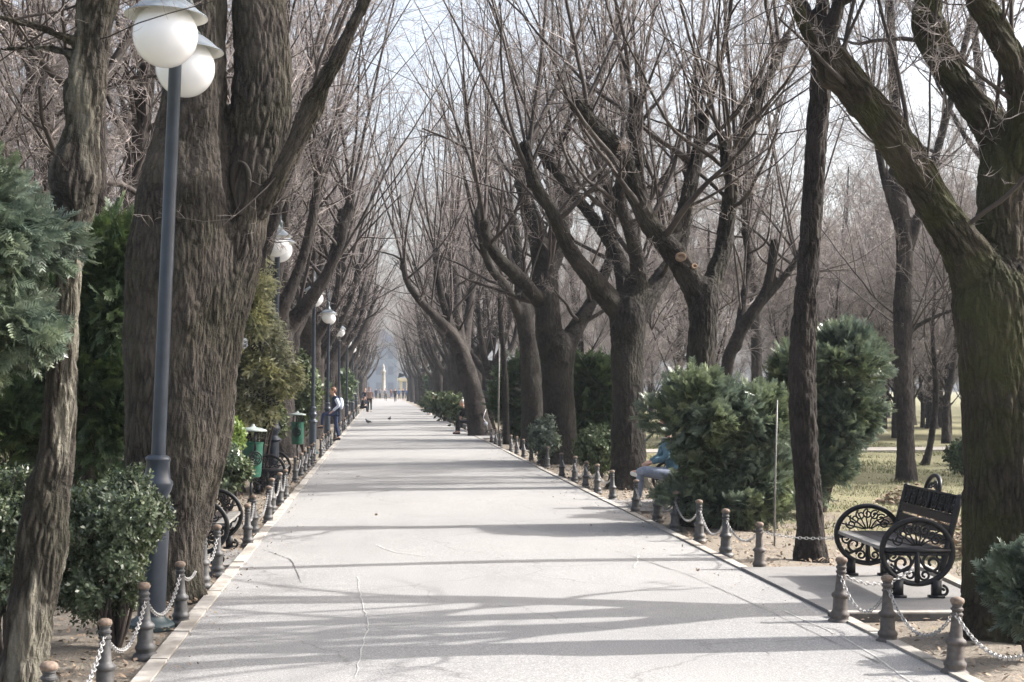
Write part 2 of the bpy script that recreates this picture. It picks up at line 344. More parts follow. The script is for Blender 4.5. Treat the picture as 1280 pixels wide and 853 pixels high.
quad_slab('pavement', [(RX + .1, 19.9), (4.9, 19.9), (4.9, 21.9), (RX + .1, 21.9)], -0.1, 0.012, M['apron'])
quad_slab('pavement', [(RX + .004, 49), (4.6, 49), (4.6, 55.5), (RX + .004, 55.5)], -0.1, 0.014, M['apron'])
quad_slab('side_path', [(5.5, 37.5), (60, 48), (60, 50.2), (5.5, 39.4)], -0.1, 0.03, M['gravel_path'])
# thin worn pale lines on the asphalt
def strip(pts, w, name='path_marking', m=None):
    P = np.array(pts, float); k = len(P)
    out = []
    for q in range(k - 1):
        seg = np.linspace(P[q], P[q + 1], 14)[:-1]; out.append(seg)
    P = np.concatenate(out + [P[-1:]]); P[:, 0] += np.cumsum(rng.normal(0, 0.006, len(P))) * 0.8 + rng.normal(0, .004, len(P))
    ww = w * (0.5 + rng.random(len(P)))
    z = 0.012 * (1 - ((P[:, 0] - 1.03) / 2.35) ** 2) + 0.003 * np.sin(P[:, 1] * 0.9 + P[:, 0]) + 0.006
    t = np.gradient(P, axis=0); t /= np.linalg.norm(t, axis=1)[:, None]; nrm = np.c_[-t[:, 1], t[:, 0]]
    a = P + nrm * ww[:, None] / 2; c_ = P - nrm * ww[:, None] / 2
    v = np.concatenate([np.c_[a, z], np.c_[c_, z]]); n = len(P); i = np.arange(n - 1)
    bb = MB(); bb.add(v, np.stack([i, i + n, i + n + 1, i + 1], -1)); return tag(bb.build(name, m), kind='structure')
M['pale_line'] = mat('pale_line', (0.42, 0.41, 0.39), 0.8); M['tar'] = mat('tar_line', (0.09, 0.088, 0.085), 0.6)
g2 = lambda *a: [tuple(G(*p)[:2]) for p in a]
strip(g2((446, 722), (452, 762), (462, 790), (447, 850)), 0.008, m=M['pale_line'])
strip(g2((980, 765), (1060, 800), (1140, 853), (1180, 880)), 0.012, m=M['pale_line'])
strip(g2((470, 683), (495, 693), (530, 698)), 0.02, m=M['pale_line'])
strip(g2((798, 696), (792, 712)), 0.014, m=M['pale_line'])
strip(g2((770, 690), (860, 720), (960, 765), (1100, 830)), 0.008, m=M['tar'])
strip(g2((335, 690), (365, 700), (380, 730)), 0.008, m=M['tar'])

# ------------------------------------------------------------------ trees
def norm(v): return v / (np.linalg.norm(v, axis=-1, keepdims=True) + 1e-9)
def catmull(P, step):
    P = np.asarray(P, float); Q = np.vstack([2 * P[0] - P[1], P, 2 * P[-1] - P[-2]]); out = []
    for q in range(1, len(Q) - 2):
        p0, p1, p2, p3 = Q[q - 1:q + 3]; n = max(2, int(np.linalg.norm((p2 - p1)[:3]) / step))
        t = np.linspace(0, 1, n, endpoint=False)[:, None]
        out.append(0.5 * (2 * p1 + (p2 - p0) * t + (2 * p0 - 5 * p1 + 4 * p2 - p3) * t ** 2 + (3 * p1 - p0 - 3 * p2 + p3) * t ** 3))
    return np.vstack(out + [P[-1:]])
def limb_mesh(b, path, sides=24, step=0.06, rough=0.06, seed=0, lobes=0.0, l0=0.0, bumpy=0.0):
    """path rows: x,y,z,r -> bark tube with lumps; 'bk' attribute follows the limb"""
    S = catmull(path, step); p = S[:, :3]; r = np.maximum(S[:, 3], 0.003); k = len(p)
    t = norm(np.gradient(p, axis=0))
    u = np.zeros_like(p); ref = np.array([1.0, 0, 0]) if abs(t[0, 0]) < 0.8 else np.array([0, 1.0, 0])
    u0 = norm(np.cross(t[0], ref)); u[0] = u0
    for q in range(1, k):
        x = u[q - 1] - t[q] * np.dot(u[q - 1], t[q]); u[q] = x / (np.linalg.norm(x) + 1e-9)
    w = np.cross(t, u)
    a = np.linspace(0, 2 * math.pi, sides, endpoint=False)
    L = np.concatenate([[0], np.cumsum(np.linalg.norm(np.diff(p, axis=0), axis=1))]) + l0
    rr = np.repeat(r[:, None], sides, 1)
    so = seed * 7.31
    big = np.array([[mnoise.noise((math.cos(x) * 1.3 + so, math.sin(x) * 1.3, l * 1.4)) for x in a] for l in L])
    fin = np.array([[mnoise.noise((math.cos(x) * 5 + so, math.sin(x) * 5, l * 3.5)) for x in a] for l in L])
    rr = rr * (1 + rough * 2.0 * big + rough * 0.9 * fin)
    if bumpy: rr = rr * (1 + bumpy * np.clip(np.array([mnoise.noise((so, 3.3, l * 2.3)) for l in L]), 0, 1)[:, None] * 1.6)
    if lobes:
        fl = np.clip(1 - (L - L[0]) / 0.6, 0, 1) ** 2
        rr = rr * (1 + lobes * fl[:, None] * (0.5 + 0.5 * np.sin(a * 5 + seed)[None]))
    v = p[:, None] + rr[..., None] * (np.cos(a)[None, :, None] * u[:, None] + np.sin(a)[None, :, None] * w[:, None])
    rm = np.maximum(r, 0.02).mean()
    att = np.stack([np.cos(a)[None] * rm + 0 * rr, np.sin(a)[None] * rm + 0 * rr, np.repeat(L[:, None], sides, 1)], -1)
    i = np.arange(k - 1)[:, None] * sides; j = np.arange(sides)[None]; j2 = (j + 1) % sides
    f = np.stack([i + j, i + j2, i + sides + j2, i + sides + j], -1).reshape(-1, 4)
    vv = np.concatenate([v.reshape(-1, 3), (p[-1] + t[-1] * r[-1] * 0.4)[None]]); at = np.concatenate([att.reshape(-1, 3), att[-1, :1]])
    jj = np.arange(sides); e = (k - 1) * sides
    f = np.concatenate([f, np.stack([e + jj, e + (jj + 1) % sides, np.full(sides, k * sides), np.full(sides, k * sides)], -1)])
    vv = np.concatenate([vv, (p[0] - t[0] * r[0] * .3)[None]]); at = np.concatenate([at, att[0, :1]]); z0 = len(vv) - 1
    f = np.concatenate([f, np.stack([(jj + 1) % sides, jj, np.full(sides, z0), np.full(sides, z0)], -1)])
    b.add(vv, f, at)
    return S
def gen(P0, D0, L, R0, K, wander, up, R, tip=0.25):
    N = len(P0); s = np.linspace(0, 1, K)
    D = norm(D0)[:, None, :].repeat(K, 1)
    wk = np.cumsum(R.normal(0, wander, (N, K, 3)), 1)
    D = D + wk; D[..., 2] += up * s[None]
    D = norm(D)
    st = (L / (K - 1))[:, None, None] * D
    pts = P0[:, None, :] + np.concatenate([np.zeros((N, 1, 3)), np.cumsum(st[:, :-1], 1)], 1)
    rad = R0[:, None] * (1 - (1 - tip) * s[None])
    return pts, rad
def kids(pts, rad, per, tmin, tmax, ang, lf, rf, K, wander, up, R, Lp, tip=0.3, jit=0.35, minr=0.0016):
    N, Kp, _ = pts.shape
    t = R.uniform(tmin, tmax, (N, per)) * (Kp - 1); i0 = np.clip(t.astype(int), 0, Kp - 2); fr = (t - i0)[..., None]
    idx = np.arange(N)[:, None]
    p = pts[idx, i0] * (1 - fr) + pts[idx, i0 + 1] * fr; tg = norm(pts[idx, i0 + 1] - pts[idx, i0])
    rr = rad[idx, i0] * (1 - fr[..., 0]) + rad[idx, i0 + 1] * fr[..., 0]
    q = R.normal(size=p.shape); q = norm(q - tg * (q * tg).sum(-1, keepdims=True))
    an = ang * (1 + R.normal(0, 0.25, t.shape))[..., None]
    d = tg * np.cos(an) + q * np.sin(an)
    L = (Lp[:, None] * lf * (1.15 - 0.75 * t / (Kp - 1)) * (1 + R.normal(0, jit, t.shape))).clip(0.08, None)
    R0 = np.maximum(rr * rf, minr)
    P, Rr = gen(p.reshape(-1, 3), d.reshape(-1, 3), L.ravel(), R0.ravel(), K, wander, up, R, tip)
    return P, Rr, L.ravel()
def tubes(b, pts, rad, n=3):
    N, K, _ = pts.shape
    t = norm(np.gradient(pts, axis=1)); md = np.abs(t).mean(1); ref = np.eye(3)[np.argmin(md, 1)][:, None]
    u = norm(np.cross(t, ref)); w = np.cross(t, u)
    a = np.linspace(0, 2 * math.pi, n, endpoint=False)
    v = pts[:, :, None] + rad[:, :, None, None] * (np.cos(a)[None, None, :, None] * u[:, :, None] + np.sin(a)[None, None, :, None] * w[:, :, None])
    m = np.arange(N)[:, None, None] * K * n; i = np.arange(K - 1)[None, :, None] * n; j = np.arange(n)[None, None]; j2 = (j + 1) % n
    f = np.stack([m + i + j, m + i + j2, m + i + n + j2, m + i + n + j], -1).reshape(-1, 4)
    b.add(v.reshape(-1, 3), f)
def twiggery(b, pts, rad, L, R, per=(14, 5), ang=(0.95, 0.9), lf=(0.26, 0.5), up=(0.2, 0.08), sides=(4, 3), minr=(0.0035, 0.0022), tmin=0.12, fine=None):
    """adds tubes of the shoots, and to `fine` their side twigs and the finest twigs"""
    fine = fine or b
    tubes(b, pts, rad, sides[0])
    p1, r1, l1 = kids(pts, rad, per[0], tmin, 1.0, ang[0], lf[0], 0.36, 6, 0.10, up[0], R, L, minr=minr[0])
    tubes(fine, p1, r1, 3)
    if per[1]:
        p2, r2, l2 = kids(p1, r1, per[1], 0.1, 1.0, ang[1], lf[1], 0.5, 4, 0.15, up[1], R, l1, minr=minr[1])
        tubes(fine, p2, r2, 3)
def shoots_from(S, n, R, L=(3, 6), r=(0.018, 0.04), spread=0.26, t0=0.35, up=0.3, K=12, wander=0.05, endclump=0.5, bias=(0, 0, 0)):
    """upright rods springing from a limb (rows x,y,z,r), many of them from its end"""
    n = max(3, int(n * .68)); k = len(S); ts = np.where(R.random(n) < endclump, R.uniform(0.93, 1, n), R.uniform(t0, 1, n)); idx = (ts * (k - 1)).astype(int)
    p = S[idx, :3]; rad = S[idx, 3]
    d = np.c_[R.normal(0, spread, n), R.normal(0, spread, n), np.ones(n)] + np.array(bias); d = norm(d)
    p = p + d * rad[:, None] * 0.5
    ln = R.uniform(L[0], L[1], n); r0 = R.uniform(r[0], r[1], n)
    P, Q = gen(p, d, ln, r0, K, wander, up, R, 0.15)
    P2, Q2, l2 = kids(P, Q, 1, .12, .6, .38, .75, .68, K, wander, up * .8, R, ln, tip=.15)     # the shoots fork
    return np.concatenate([P, P2]), np.concatenate([Q, Q2]), np.concatenate([ln, l2])
def join_paths(paths):
    """limbs that spring from an earlier path start deeper inside it, following its axis"""
    out = [paths[0]]
    for P in paths[1:]:
        best = None
        for Q in out:
            S = catmull(Q, .05); d = np.linalg.norm(S[:, :3] - P[0, :3], axis=1); i = int(np.argmin(d))
            if best is None or d[i] - S[i, 3] < best[0]: best = (d[i] - S[i, 3], S, i)
        gap, S, i = best
        if gap < .1 and i > 3:
            L = np.concatenate([[0], np.cumsum(np.linalg.norm(np.diff(S[:, :3], axis=0), axis=1))])
            j = int(np.searchsorted(L, max(0, L[i] - S[i, 3] * 1.5))); r0 = min(S[j, 3] * .8, P[0, 3] * 1.35)
            m_ = (S[j, :3] * .35 + P[0, :3] * .65)
            P = np.vstack([[*S[j, :3], r0], [*m_, (r0 + P[0, 3]) / 2], P])
        out.append(P)
    return out
def fused_trunk(paths, root, mtl, R, voxel, sides=24, bumpy=0.0, flare=.2):
    """trunk and old limbs as one continuous skin, with furrowed bark displaced in the mesh"""
    paths = join_paths(paths); b = MB(); SS = []
    for q, P in enumerate(paths):
        P = P.copy(); SS.append(limb_mesh(b, P, sides if q == 0 else max(12, sides // 2), max(.05, voxel * 3), .07 if q == 0 else .09, R.integers(99), flare if q == 0 else 0, R.uniform(0, 5), bumpy))
    for S in SS[1:]:
        if S[-1, 3] > .05:
            for q in range(5):
                f_ = -int(R.integers(1, max(2, min(len(S) // 4, 9)))); rr = S[f_, 3] * R.uniform(.75, 1.05); b.ball(S[f_, :3] + norm(R.normal(size=3)) * S[f_, 3] * .55, (rr, rr, rr * 1.15), 10, 8)
    o = b.build('trunk', mtl, root)
    bmv = o.modifiers.new('r', 'REMESH'); bmv.mode = 'VOXEL'; bmv.voxel_size = voxel; bmv.use_smooth_shade = True
    sm = o.modifiers.new('s', 'SMOOTH'); sm.factor = .5; sm.iterations = 5
    dg = bpy.context.evaluated_depsgraph_get(); m2 = bpy.data.meshes.new_from_object(o.evaluated_get(dg)); o.modifiers.clear(); old = o.data; o.data = m2; bpy.data.meshes.remove(old)
    n = len(m2.vertices); co = np.empty(n * 3, np.float32); m2.vertices.foreach_get('co', co); co = co.reshape(-1, 3)
    no = np.empty(n * 3, np.float32); m2.vertices.foreach_get('normal', no); no = no.reshape(-1, 3)
    # each point takes the bark frame of the limb axis it lies on
    AX = []; 
    l0 = 0
    for S in SS:
        t = norm(np.gradient(S[:, :3], axis=0)); L = np.concatenate([[0], np.cumsum(np.linalg.norm(np.diff(S[:, :3], axis=0), axis=1))]) + l0; l0 += 3.7
        AX.append(np.c_[S, t, L])
    AX = np.concatenate(AX); bk = np.empty((n, 3)); 
    ref = np.array([.31, .95, 0.02])
    for a in range(0, n, 4000):
        c = co[a:a + 4000]; d = np.linalg.norm(c[:, None] - AX[None, :, :3], axis=2) - AX[None, :, 3]; i = d.argmin(1); X = AX[i]
        t = X[:, 4:7]; u = norm(np.cross(t, ref)); w = np.cross(t, u); e = c - X[:, :3]
        al = (e * t).sum(1); eu = (e * u).sum(1); ew = (e * w).sum(1); h = np.sqrt(eu ** 2 + ew ** 2) + 1e-6; rr = np.maximum(X[:, 3], .03)
        bk[a:a + 4000] = np.c_[eu / h * rr, ew / h * rr, X[:, 7] + al]
    sc_ = np.array([24., 24., 4.6]); rg = np.empty(n); vor = mnoise.voronoi; nz = mnoise.noise
    for q in range(n):
        x, y, z = bk[q] * sc_
        wx = nz((x * .6, y * .6, z * .8)); wy = nz((x * .6 + 9, y * .6, z * .8 + 5))
        ds = vor((x + wx * .8, y + wy * .8, z + wx * .5))[0]
        rg[q] = min(1.0, (ds[1] - ds[0]) * 2.4)
    amp = max(.0, min(.016, .016 * (1.0 if voxel < .03 else .6)))
    rl = np.clip(rg, 0, 1)
    co2 = co + no * (amp * (rl - .6))[:, None]
    m2.vertices.foreach_set('co', co2.astype(np.float32).ravel())
    at = m2.attributes.new('bk', 'FLOAT_VECTOR', 'POINT'); at.data.foreach_set('vector', bk.astype(np.float32).ravel())
    at = m2.attributes.new('rg', 'FLOAT', 'POINT'); at.data.foreach_set('value', rl.astype(np.float32)); m2.update()
    return SS
def tree(name, label, limbs, D, R, bm='bark', tm='twig', cat='tree', group=None, shoot=14, L=(3, 6), per=(14, 5), sides=32, r=(0.015, 0.035), cuts=(), thin=1.0, extra=None, bumpy=0.0, up=0.35):
    """limbs: list of lists of (px,py,rpx,depth offset); the first is the trunk"""
    base_ = W(limbs[0][0][0], limbs[0][0][1], D); base_[2] = 0
    root = empty(name, base_); tag(root, label, cat, group)
    paths = []
    for lm in limbs:
        rows = []
        for (px, py, rp, dd) in lm:
            w = W(px, py, D + dd) - base_; rows.append([*w, rp * (D + dd) / F])
        paths.append(np.array(rows))
    paths[0][0, 2] = min(paths[0][0, 2], -0.12)
    SS = fused_trunk(paths, root, M[bm], R, voxel=max(.011, D * .0012), sides=sides, bumpy=bumpy, flare=.16 if D < 13 else .25)
    b = MB(); fb = MB()
    for q, S in enumerate(SS):
        if q == 0 and len(SS) > 1: continue
        rmax = S[-1, 3] * 0.6
        P, Rr, ln = shoots_from(S, shoot, R, L, (min(r[0], rmax), min(r[1], max(rmax, r[0]))), up=up)
        twiggery(b, P, Rr, ln, R, (int(per[0] * 1.3), per[1] + 2), fine=fb)
        # crooked secondary branches between the old limbs and the shoots
        m = 2 if D < 12 else 5; idx = R.integers(int(len(S) * .35), len(S), m); d = np.c_[R.normal(0, .8, (m, 2)), R.uniform(.3, 1.1, m)]; r2 = np.clip(S[idx, 3] * R.uniform(.28, .45, m), .008, .018 if D < 12 else .05)
        l2 = R.uniform(1.2, 3.4, m) * (1 if D > 15 else .6); P, Rr = gen(S[idx, :3], norm(d), l2, r2, 12, .11, .55, R, .35); tubes(b, P, Rr, 6)
        P3, R3, l3 = kids(P, Rr, 3, .3, 1., .6, .8, .6, 10, .08, .4, R, l2, tip=.2); twiggery(b, P3, R3, l3, R, (10, 5), fine=fb)
        # small twigs straight off the old wood
        m = 9; idx = R.integers(len(S) // 4, len(S), m); d = R.normal(size=(m, 3)); d[:, 2] += 0.3
        P, Rr = gen(S[idx, :3], norm(d), R.uniform(0.4, 1.4, m), R.uniform(0.003, 0.007, m), 7, 0.12, 0.3, R)
        twiggery(b, P, Rr, R.uniform(0.4, 1.2, m), R, (5, 3), minr=(0.0025, 0.0018), fine=fb)
    if extra: extra(b, SS, R, base_)
    cr = b.build('crown', M[tm], root); fb.build('twigs', M['twig_sunlit'], cr)
    for (px, py, dd, rad, nx, ny, nz) in cuts:
        c = W(px, py, D + dd) - base_; nrm = norm(np.array([nx, ny, nz], float)); ref = norm(np.cross(nrm, [0.3, 0.2, 1.0])); w = np.cross(nrm, ref)
        a = np.linspace(0, 2 * math.pi, 18, endpoint=False); rings = []
        for rr, o in ((rad * 1.02, -0.03), (rad, 0.012), (rad * 0.55, 0.006), (rad * 0.5, -0.01), (rad * .02, -0.015)):
            rings.append(c + nrm * o + rr * (1 + 0.12 * np.sin(2 * a + 1))[:, None] * (np.cos(a)[:, None] * ref + np.sin(a)[:, None] * w))
        v = np.concatenate(rings); i = np.arange(4)[:, None] * 18; j = np.arange(18)[None]; j2 = (j + 1) % 18
        cb = MB(); cb.add(v, np.stack([i + j, i + j2, i + 18 + j2, i + 18 + j], -1).reshape(-1, 4)); cb.build('sawn_stub', M['wood_cut'], root)
    return root
R = np.random.default_rng(5)
# --- traced trees, foreground first
AV = 'trees lining the alley'
BT = tree('linden_tree', 'huge furrowed twin-stemmed tree right behind the nearest lamp post', [
    [(206, 752, 52, 0), (207, 725, 47, 0), (210, 650, 47, 0), (214, 560, 57, 0), (219, 450, 62, 0), (228, 350, 66, 0), (230, 250, 60, 0), (238, 160, 45, 0), (243, 80, 39, 0), (247, 0, 36, 0), (245, -150, 32, -.1), (230, -400, 24, -.3), (240, -700, 14, -.6)],
    [(236, 640, 30, .12), (255, 520, 35, .12), (272, 400, 36, .12), (297, 280, 38, .15), (320, 170, 38, .15), (329, 80, 36, .15), (325, -20, 33, .15), (320, -200, 28, .2), (340, -450, 18, .4), (350, -700, 10, .6)],
    [(332, 252, 12, 0), (345, 228, 11, -.1), (368, 180, 12, -.2), (392, 132, 15, -.3), (402, 110, 10, -.4), (430, 55, 9, -.5), (458, -5, 7, -.6), (500, -110, 5, -.8)]],
    11.8, R, 'bark_big', 'twig_red', group=AV, sides=72, shoot=9, L=(2, 4), per=(14, 5))
th = np.linspace(0, 2 * math.pi, 26, endpoint=False); b = MB(); c0 = W(300, 235, 11.66) - np.array(BT.location)
b.tube(c0 + np.c_[.062 * np.cos(th) + .012 * np.sin(2 * th), .03 * np.cos(th) ** 2, .21 * np.sin(th)], 0.02 + .008 * np.sin(3 * th), 8, closed=True); b.build('branch_scar', M['bark_big'], BT)
tree('plane_tree', 'slender leaning tree with flaking pale bark at the left edge, swollen knots on its stem', [
    [(16, 905, 48, 0), (27, 853, 31, 0), (40, 760, 30, 0), (50, 700, 29, 0), (62, 610, 26, 0), (70, 568, 23, 0), (79, 450, 18, 0), (86, 350, 16, 0), (92, 284, 17, 0), (95, 210, 27, 0), (102, 165, 22, 0), (107, 110, 27, 0), (114, 60, 19, 0), (122, 0, 22, 0), (135, -90, 18, 0), (140, -300, 14, 0)],
    [(100, 55, 7, 0), (60, 38, 4.5, -.1), (0, 22, 3.5, -.2), (-60, 5, 3, -.3)],
    [(90, 70, 7, 0), (60, 60, 3.5, .2), (0, 62, 2.5, .5)]],
    7.8, R, 'bark_smooth', 'twig_dark', sides=56, shoot=4, L=(.8, 1.8), per=(10, 4), r=(.004, .009), bumpy=0.25)
tree('linden_tree', 'massive mossy forked tree at the right edge beside the cast iron bench', [
    [(1256, 812, 66, 0), (1254, 770, 53, 0), (1253, 700, 46, 0), (1250, 550, 44, 0), (1246, 430, 49, 0), (1241, 375, 50, 0), (1238, 335, 30, 0), (1238, 305, 12, 0)],
    [(1235, 370, 38, 0), (1203, 308, 27, -.05), (1160, 240, 22, -.15), (1112, 168, 22, -.25), (1070, 115, 21, -.35), (1038, 72, 20, -.4)],
    [(1252, 370, 40, .05), (1254, 270, 33, .1), (1257, 190, 31, .15), (1228, 146, 20, .2), (1190, 95, 18, .25), (1162, 38, 20, .3), (1160, -10, 16, .3), (1170, -200, 12, .4)],
    [(1262, 240, 24, .1), (1278, 160, 19, 0), (1268, 90, 16, -.1), (1240, 30, 16, -.2), (1212, -30, 13, -.3), (1200, -160, 11, -.3)],
    [(1036, 85, 11, -.4), (1018, 58, 9, -.45), (1000, 20, 8, -.5), (980, -30, 7, -.5), (960, -130, 5, -.6)]],
    9.8, R, 'bark_moss', 'twig', group=AV, sides=72, shoot=7, L=(1.5, 3.5), per=(12, 5), r=(.008, .02),
    cuts=[(1044, 64, -.42, 0.062, .35, -.45, 1.0)])
tree('linden_tree', 'tall slender straight dark tree standing alone between the thuja bushes and the bench', [
    [(1013, 702, 22, 0), (1013, 680, 18, 0), (1012, 640, 16, 0), (1006, 560, 16, 0), (1003, 480, 16, 0), (1005, 400, 15, 0), (1013, 300, 13, 0), (1019, 200, 13, 0), (1025, 110, 13, 0), (1028, 50, 14, 0)],
    [(1026, 75, 10, 0), (1010, 25, 9, .1), (992, -30, 7, .2), (980, -160, 5, .3)],
    [(1030, 70, 10, 0), (1042, 25, 9, -.1), (1056, -30, 7, -.2), (1075, -160, 5, -.3)],
    [(1028, 60, 10, 0), (1028, -20, 8, .1), (1030, -160, 5, 0)]],
    14.5, R, 'bark_dark', 'twig_dark', group=AV, sides=48, shoot=6, L=(1.5, 3.5), per=(12, 5), r=(.008, .02))
tree('linden_tree', 'dark tree rising out of the round thuja bush, with orange sawn stubs', [
    [(868, 662, 28, 0), (868, 640, 22, 0), (868, 600, 20, 0), (872, 520, 18, 0), (876, 440, 17, 0), (880, 375, 18, 0), (880, 350, 14, 0)],
    [(874, 372, 16, 0), (846, 320, 15, -.1), (815, 285, 13, -.2), (793, 240, 12, -.3), (775, 190, 10, -.4), (745, 160, 9, -.5), (718, 128, 9, -.6)],
    [(836, 305, 10, -.1), (850, 280, 9, .1), (863, 230, 9, .2), (876, 170, 8, .3), (878, 152, 9, .3)],
    [(884, 370, 13, 0), (903, 315, 11, .2), (910, 270, 10, .3), (920, 210, 8, .4), (932, 165, 7, .5), (957, 105, 6, .6), (985, 45, 5, .7)],
    [(906, 300, 8, .2), (915, 240, 8, .2), (907, 200, 7, 0), (905, 175, 7, 0)],
    [(790, 240, 8, -.3), (800, 200, 7, -.1), (790, 160, 7, 0), (795, 120, 6, 0)]],
    18.1, R, 'bark', 'twig', group=AV, sides=36, shoot=7, L=(2.5, 5.5), per=(12, 5), r=(.012, .03),
    cuts=[(851, 321, -.28, 0.06, -.2, -1.0, .25), (779, 183, -.52, 0.05, .2, -1, .1), (868, 333, -.2, 0.035, 0.2, -1, .2)])
tree('linden_tree', 'broad tree with four spreading limbs just past the person in jeans', [
    [(785, 616, 28, 0), (785, 590, 22, 0), (785, 570, 21, 0), (784, 500, 20, 0), (783, 440, 20, 0), (786, 395, 23, 0), (786, 372, 16, 0)],
    [(776, 392, 15, 0), (745, 355, 13, -.2), (712, 312, 10, -.5), (688, 262, 8, -.9), (668, 228, 8, -1.1), (655, 178, 7, -1.2)],
    [(784, 388, 13, 0), (777, 335, 10, .3), (758, 295, 8, .6), (718, 244, 7, .9), (676, 186, 7, 1.2)],
    [(792, 390, 14, 0), (799, 345, 11, 0), (789, 295, 9, -.3), (776, 255, 8, -.5), (777, 222, 8, -.6)],
    [(798, 392, 15, 0), (826, 348, 12, .3), (850, 308, 9, .6), (862, 240, 7, .8), (858, 200, 6, .8)],
    [(760, 300, 7, .5), (762, 250, 7, .6), (750, 205, 6, .6)]],
    24.7, R, 'bark', 'twig', group=AV, sides=28, shoot=8, L=(4, 8), per=(13, 5), r=(.018, .05))
tree('linden_tree', 'stout tree with a low right fork, behind the bollard row and the dark clipped bush', [
    [(700, 587, 25, 0), (700, 565, 21, 0), (699, 520, 20, 0), (697, 470, 19, 0), (697, 440, 21, 0), (694, 420, 17, 0)],
    [(690, 440, 17, 0), (683, 380, 17, 0), (680, 325, 16, .2), (668, 280, 12, .4), (655, 240, 9, .6), (648, 200, 8, .8)],
    [(680, 385, 10, 0), (652, 350, 9, -.6), (622, 322, 8, -1.2), (606, 290, 7, -1.6), (606, 275, 7, -1.7)],
    [(703, 440, 14, 0), (725, 402, 10, .2), (742, 372, 8, .4), (762, 325, 7, .6), (764, 300, 6, .7)],
    [(684, 350, 9, 0), (700, 310, 8, .8), (705, 270, 7, 1.2), (702, 240, 6, 1.3)]],
    32.5, R, 'bark', 'twig', group=AV, sides=24, shoot=9, L=(4.5, 9), per=(13, 5), r=(.02, .055))
tree('linden_tree', 'dark tree half hidden directly behind the stout forked tree', [
    [(667, 562, 16, 0), (666, 500, 14, 0), (661, 440, 12, 0), (656, 400, 11, 0), (654, 380, 9, 0)],
    [(656, 398, 9, 0), (650, 350, 8, .4), (645, 300, 7, .6), (640, 270, 6, .8)],
    [(652, 402, 7, 0), (634, 362, 6, -.6), (612, 332, 5.5, -1.2), (600, 292, 5, -1.8), (596, 262, 5, -1.9)],
    [(660, 398, 7, 0), (680, 350, 6, .6), (690, 310, 5, .9)]],
    41, R, 'bark', 'twig', group=AV, sides=18, shoot=8, L=(5, 9), per=(12, 4), r=(.025, .06))
tree('young_tree', 'thin young straight tree with a stake, between the leaning tree and dark trunks', [
    [(633, 556, 5, 0), (632, 480, 4, 0), (628, 430, 4, 0), (625, 380, 3.4, 0), (625, 340, 2.5, 0), (622, 280, 1.6, 0)]],
    45, R, 'bark', 'twig', sides=12, shoot=16, L=(.8, 2.4), per=(8, 3), r=(.008, .014))
tree('linden_tree', 'smooth grey tree leaning over the path beside the seated person in black', [
    [(602, 548, 17, 0), (599, 530, 14, 0), (592, 497, 13, 0), (580, 452, 11, 0), (572, 430, 9, 0)],
    [(576, 440, 9, 0), (562, 415, 7, -.5), (543, 395, 6, -1), (520, 370, 5, -1.6), (508, 350, 4.5, -2), (504, 325, 4, -2)],
    [(576, 440, 8, 0), (572, 395, 7, .5), (570, 350, 6, 1), (561, 310, 5, 1.2)],
    [(581, 455, 7, 0), (585, 400, 6, 1), (592, 340, 5, 1.6), (590, 300, 4, 2)],
    [(575, 435, 6, 0), (556, 385, 5, -.5), (546, 340, 4.5, -1), (545, 310, 4, -1)]],
    52, R, 'bark_far', 'twig', group=AV, sides=16, shoot=9, L=(5, 9), per=(12, 4), r=(.03, .06))
tree('linden_tree', 'leaning two-limbed park tree set back beyond the round thuja bush', [
    [(903, 520, 9, 0), (908, 470, 8, 0), (918, 430, 8, 0), (938, 395, 8, 0), (960, 358, 7, 0), (968, 300, 5, 0)],
    [(922, 430, 7, 0), (928, 380, 5, .3), (935, 330, 5, .5), (930, 270, 4, .5)],
    [(950, 380, 6, 0), (985, 340, 5, 0), (1000, 320, 4, 0)]],
    28, R, 'bark_dark', 'twig_red', group='bare park trees on the lawn', sides=16, shoot=14, L=(2.5, 6), per=(12, 5), r=(.012, .03))
tree('hornbeam_tree', 'twig-covered upright park tree seen between the tall thuja and the big mossy trunk', [
    [(1133, 600, 13, 0), (1132, 570, 11, 0), (1130, 500, 11, 0), (1128, 400, 11, 0), (1130, 300, 10, 0), (1122, 230, 9, 0), (1118, 120, 7, 0), (1112, 0, 5, 0)],
    [(1130, 330, 7, 0), (1160, 230, 6, 0), (1190, 120, 5, 0), (1215, 20, 4, 0)],
    [(1128, 300, 6, 0), (1105, 220, 5, 0), (1085, 120, 4, 0)],
    [(1131, 420, 4, 0), (1160, 400, 3, 0), (1200, 385, 2.4, 0)]],
    27, R, 'bark_far', 'twig_red', group='bare park trees on the lawn', sides=16, shoot=22, L=(1.5, 4.5), per=(12, 6), r=(.01, .025))
tree('young_tree', 'thin pale crooked tree on the lawn left of the big mossy trunk', [
    [(1155, 580, 6, 0), (1162, 560, 4.5, 0), (1168, 520, 4.5, 0), (1170, 480, 4, 0), (1166, 420, 3, 0), (1170, 340, 2, 0)]],
    33, R, 'bark_far', 'twig_red', group='bare park trees on the lawn', sides=12, shoot=24, L=(1, 3), per=(10, 5), r=(.008, .016))

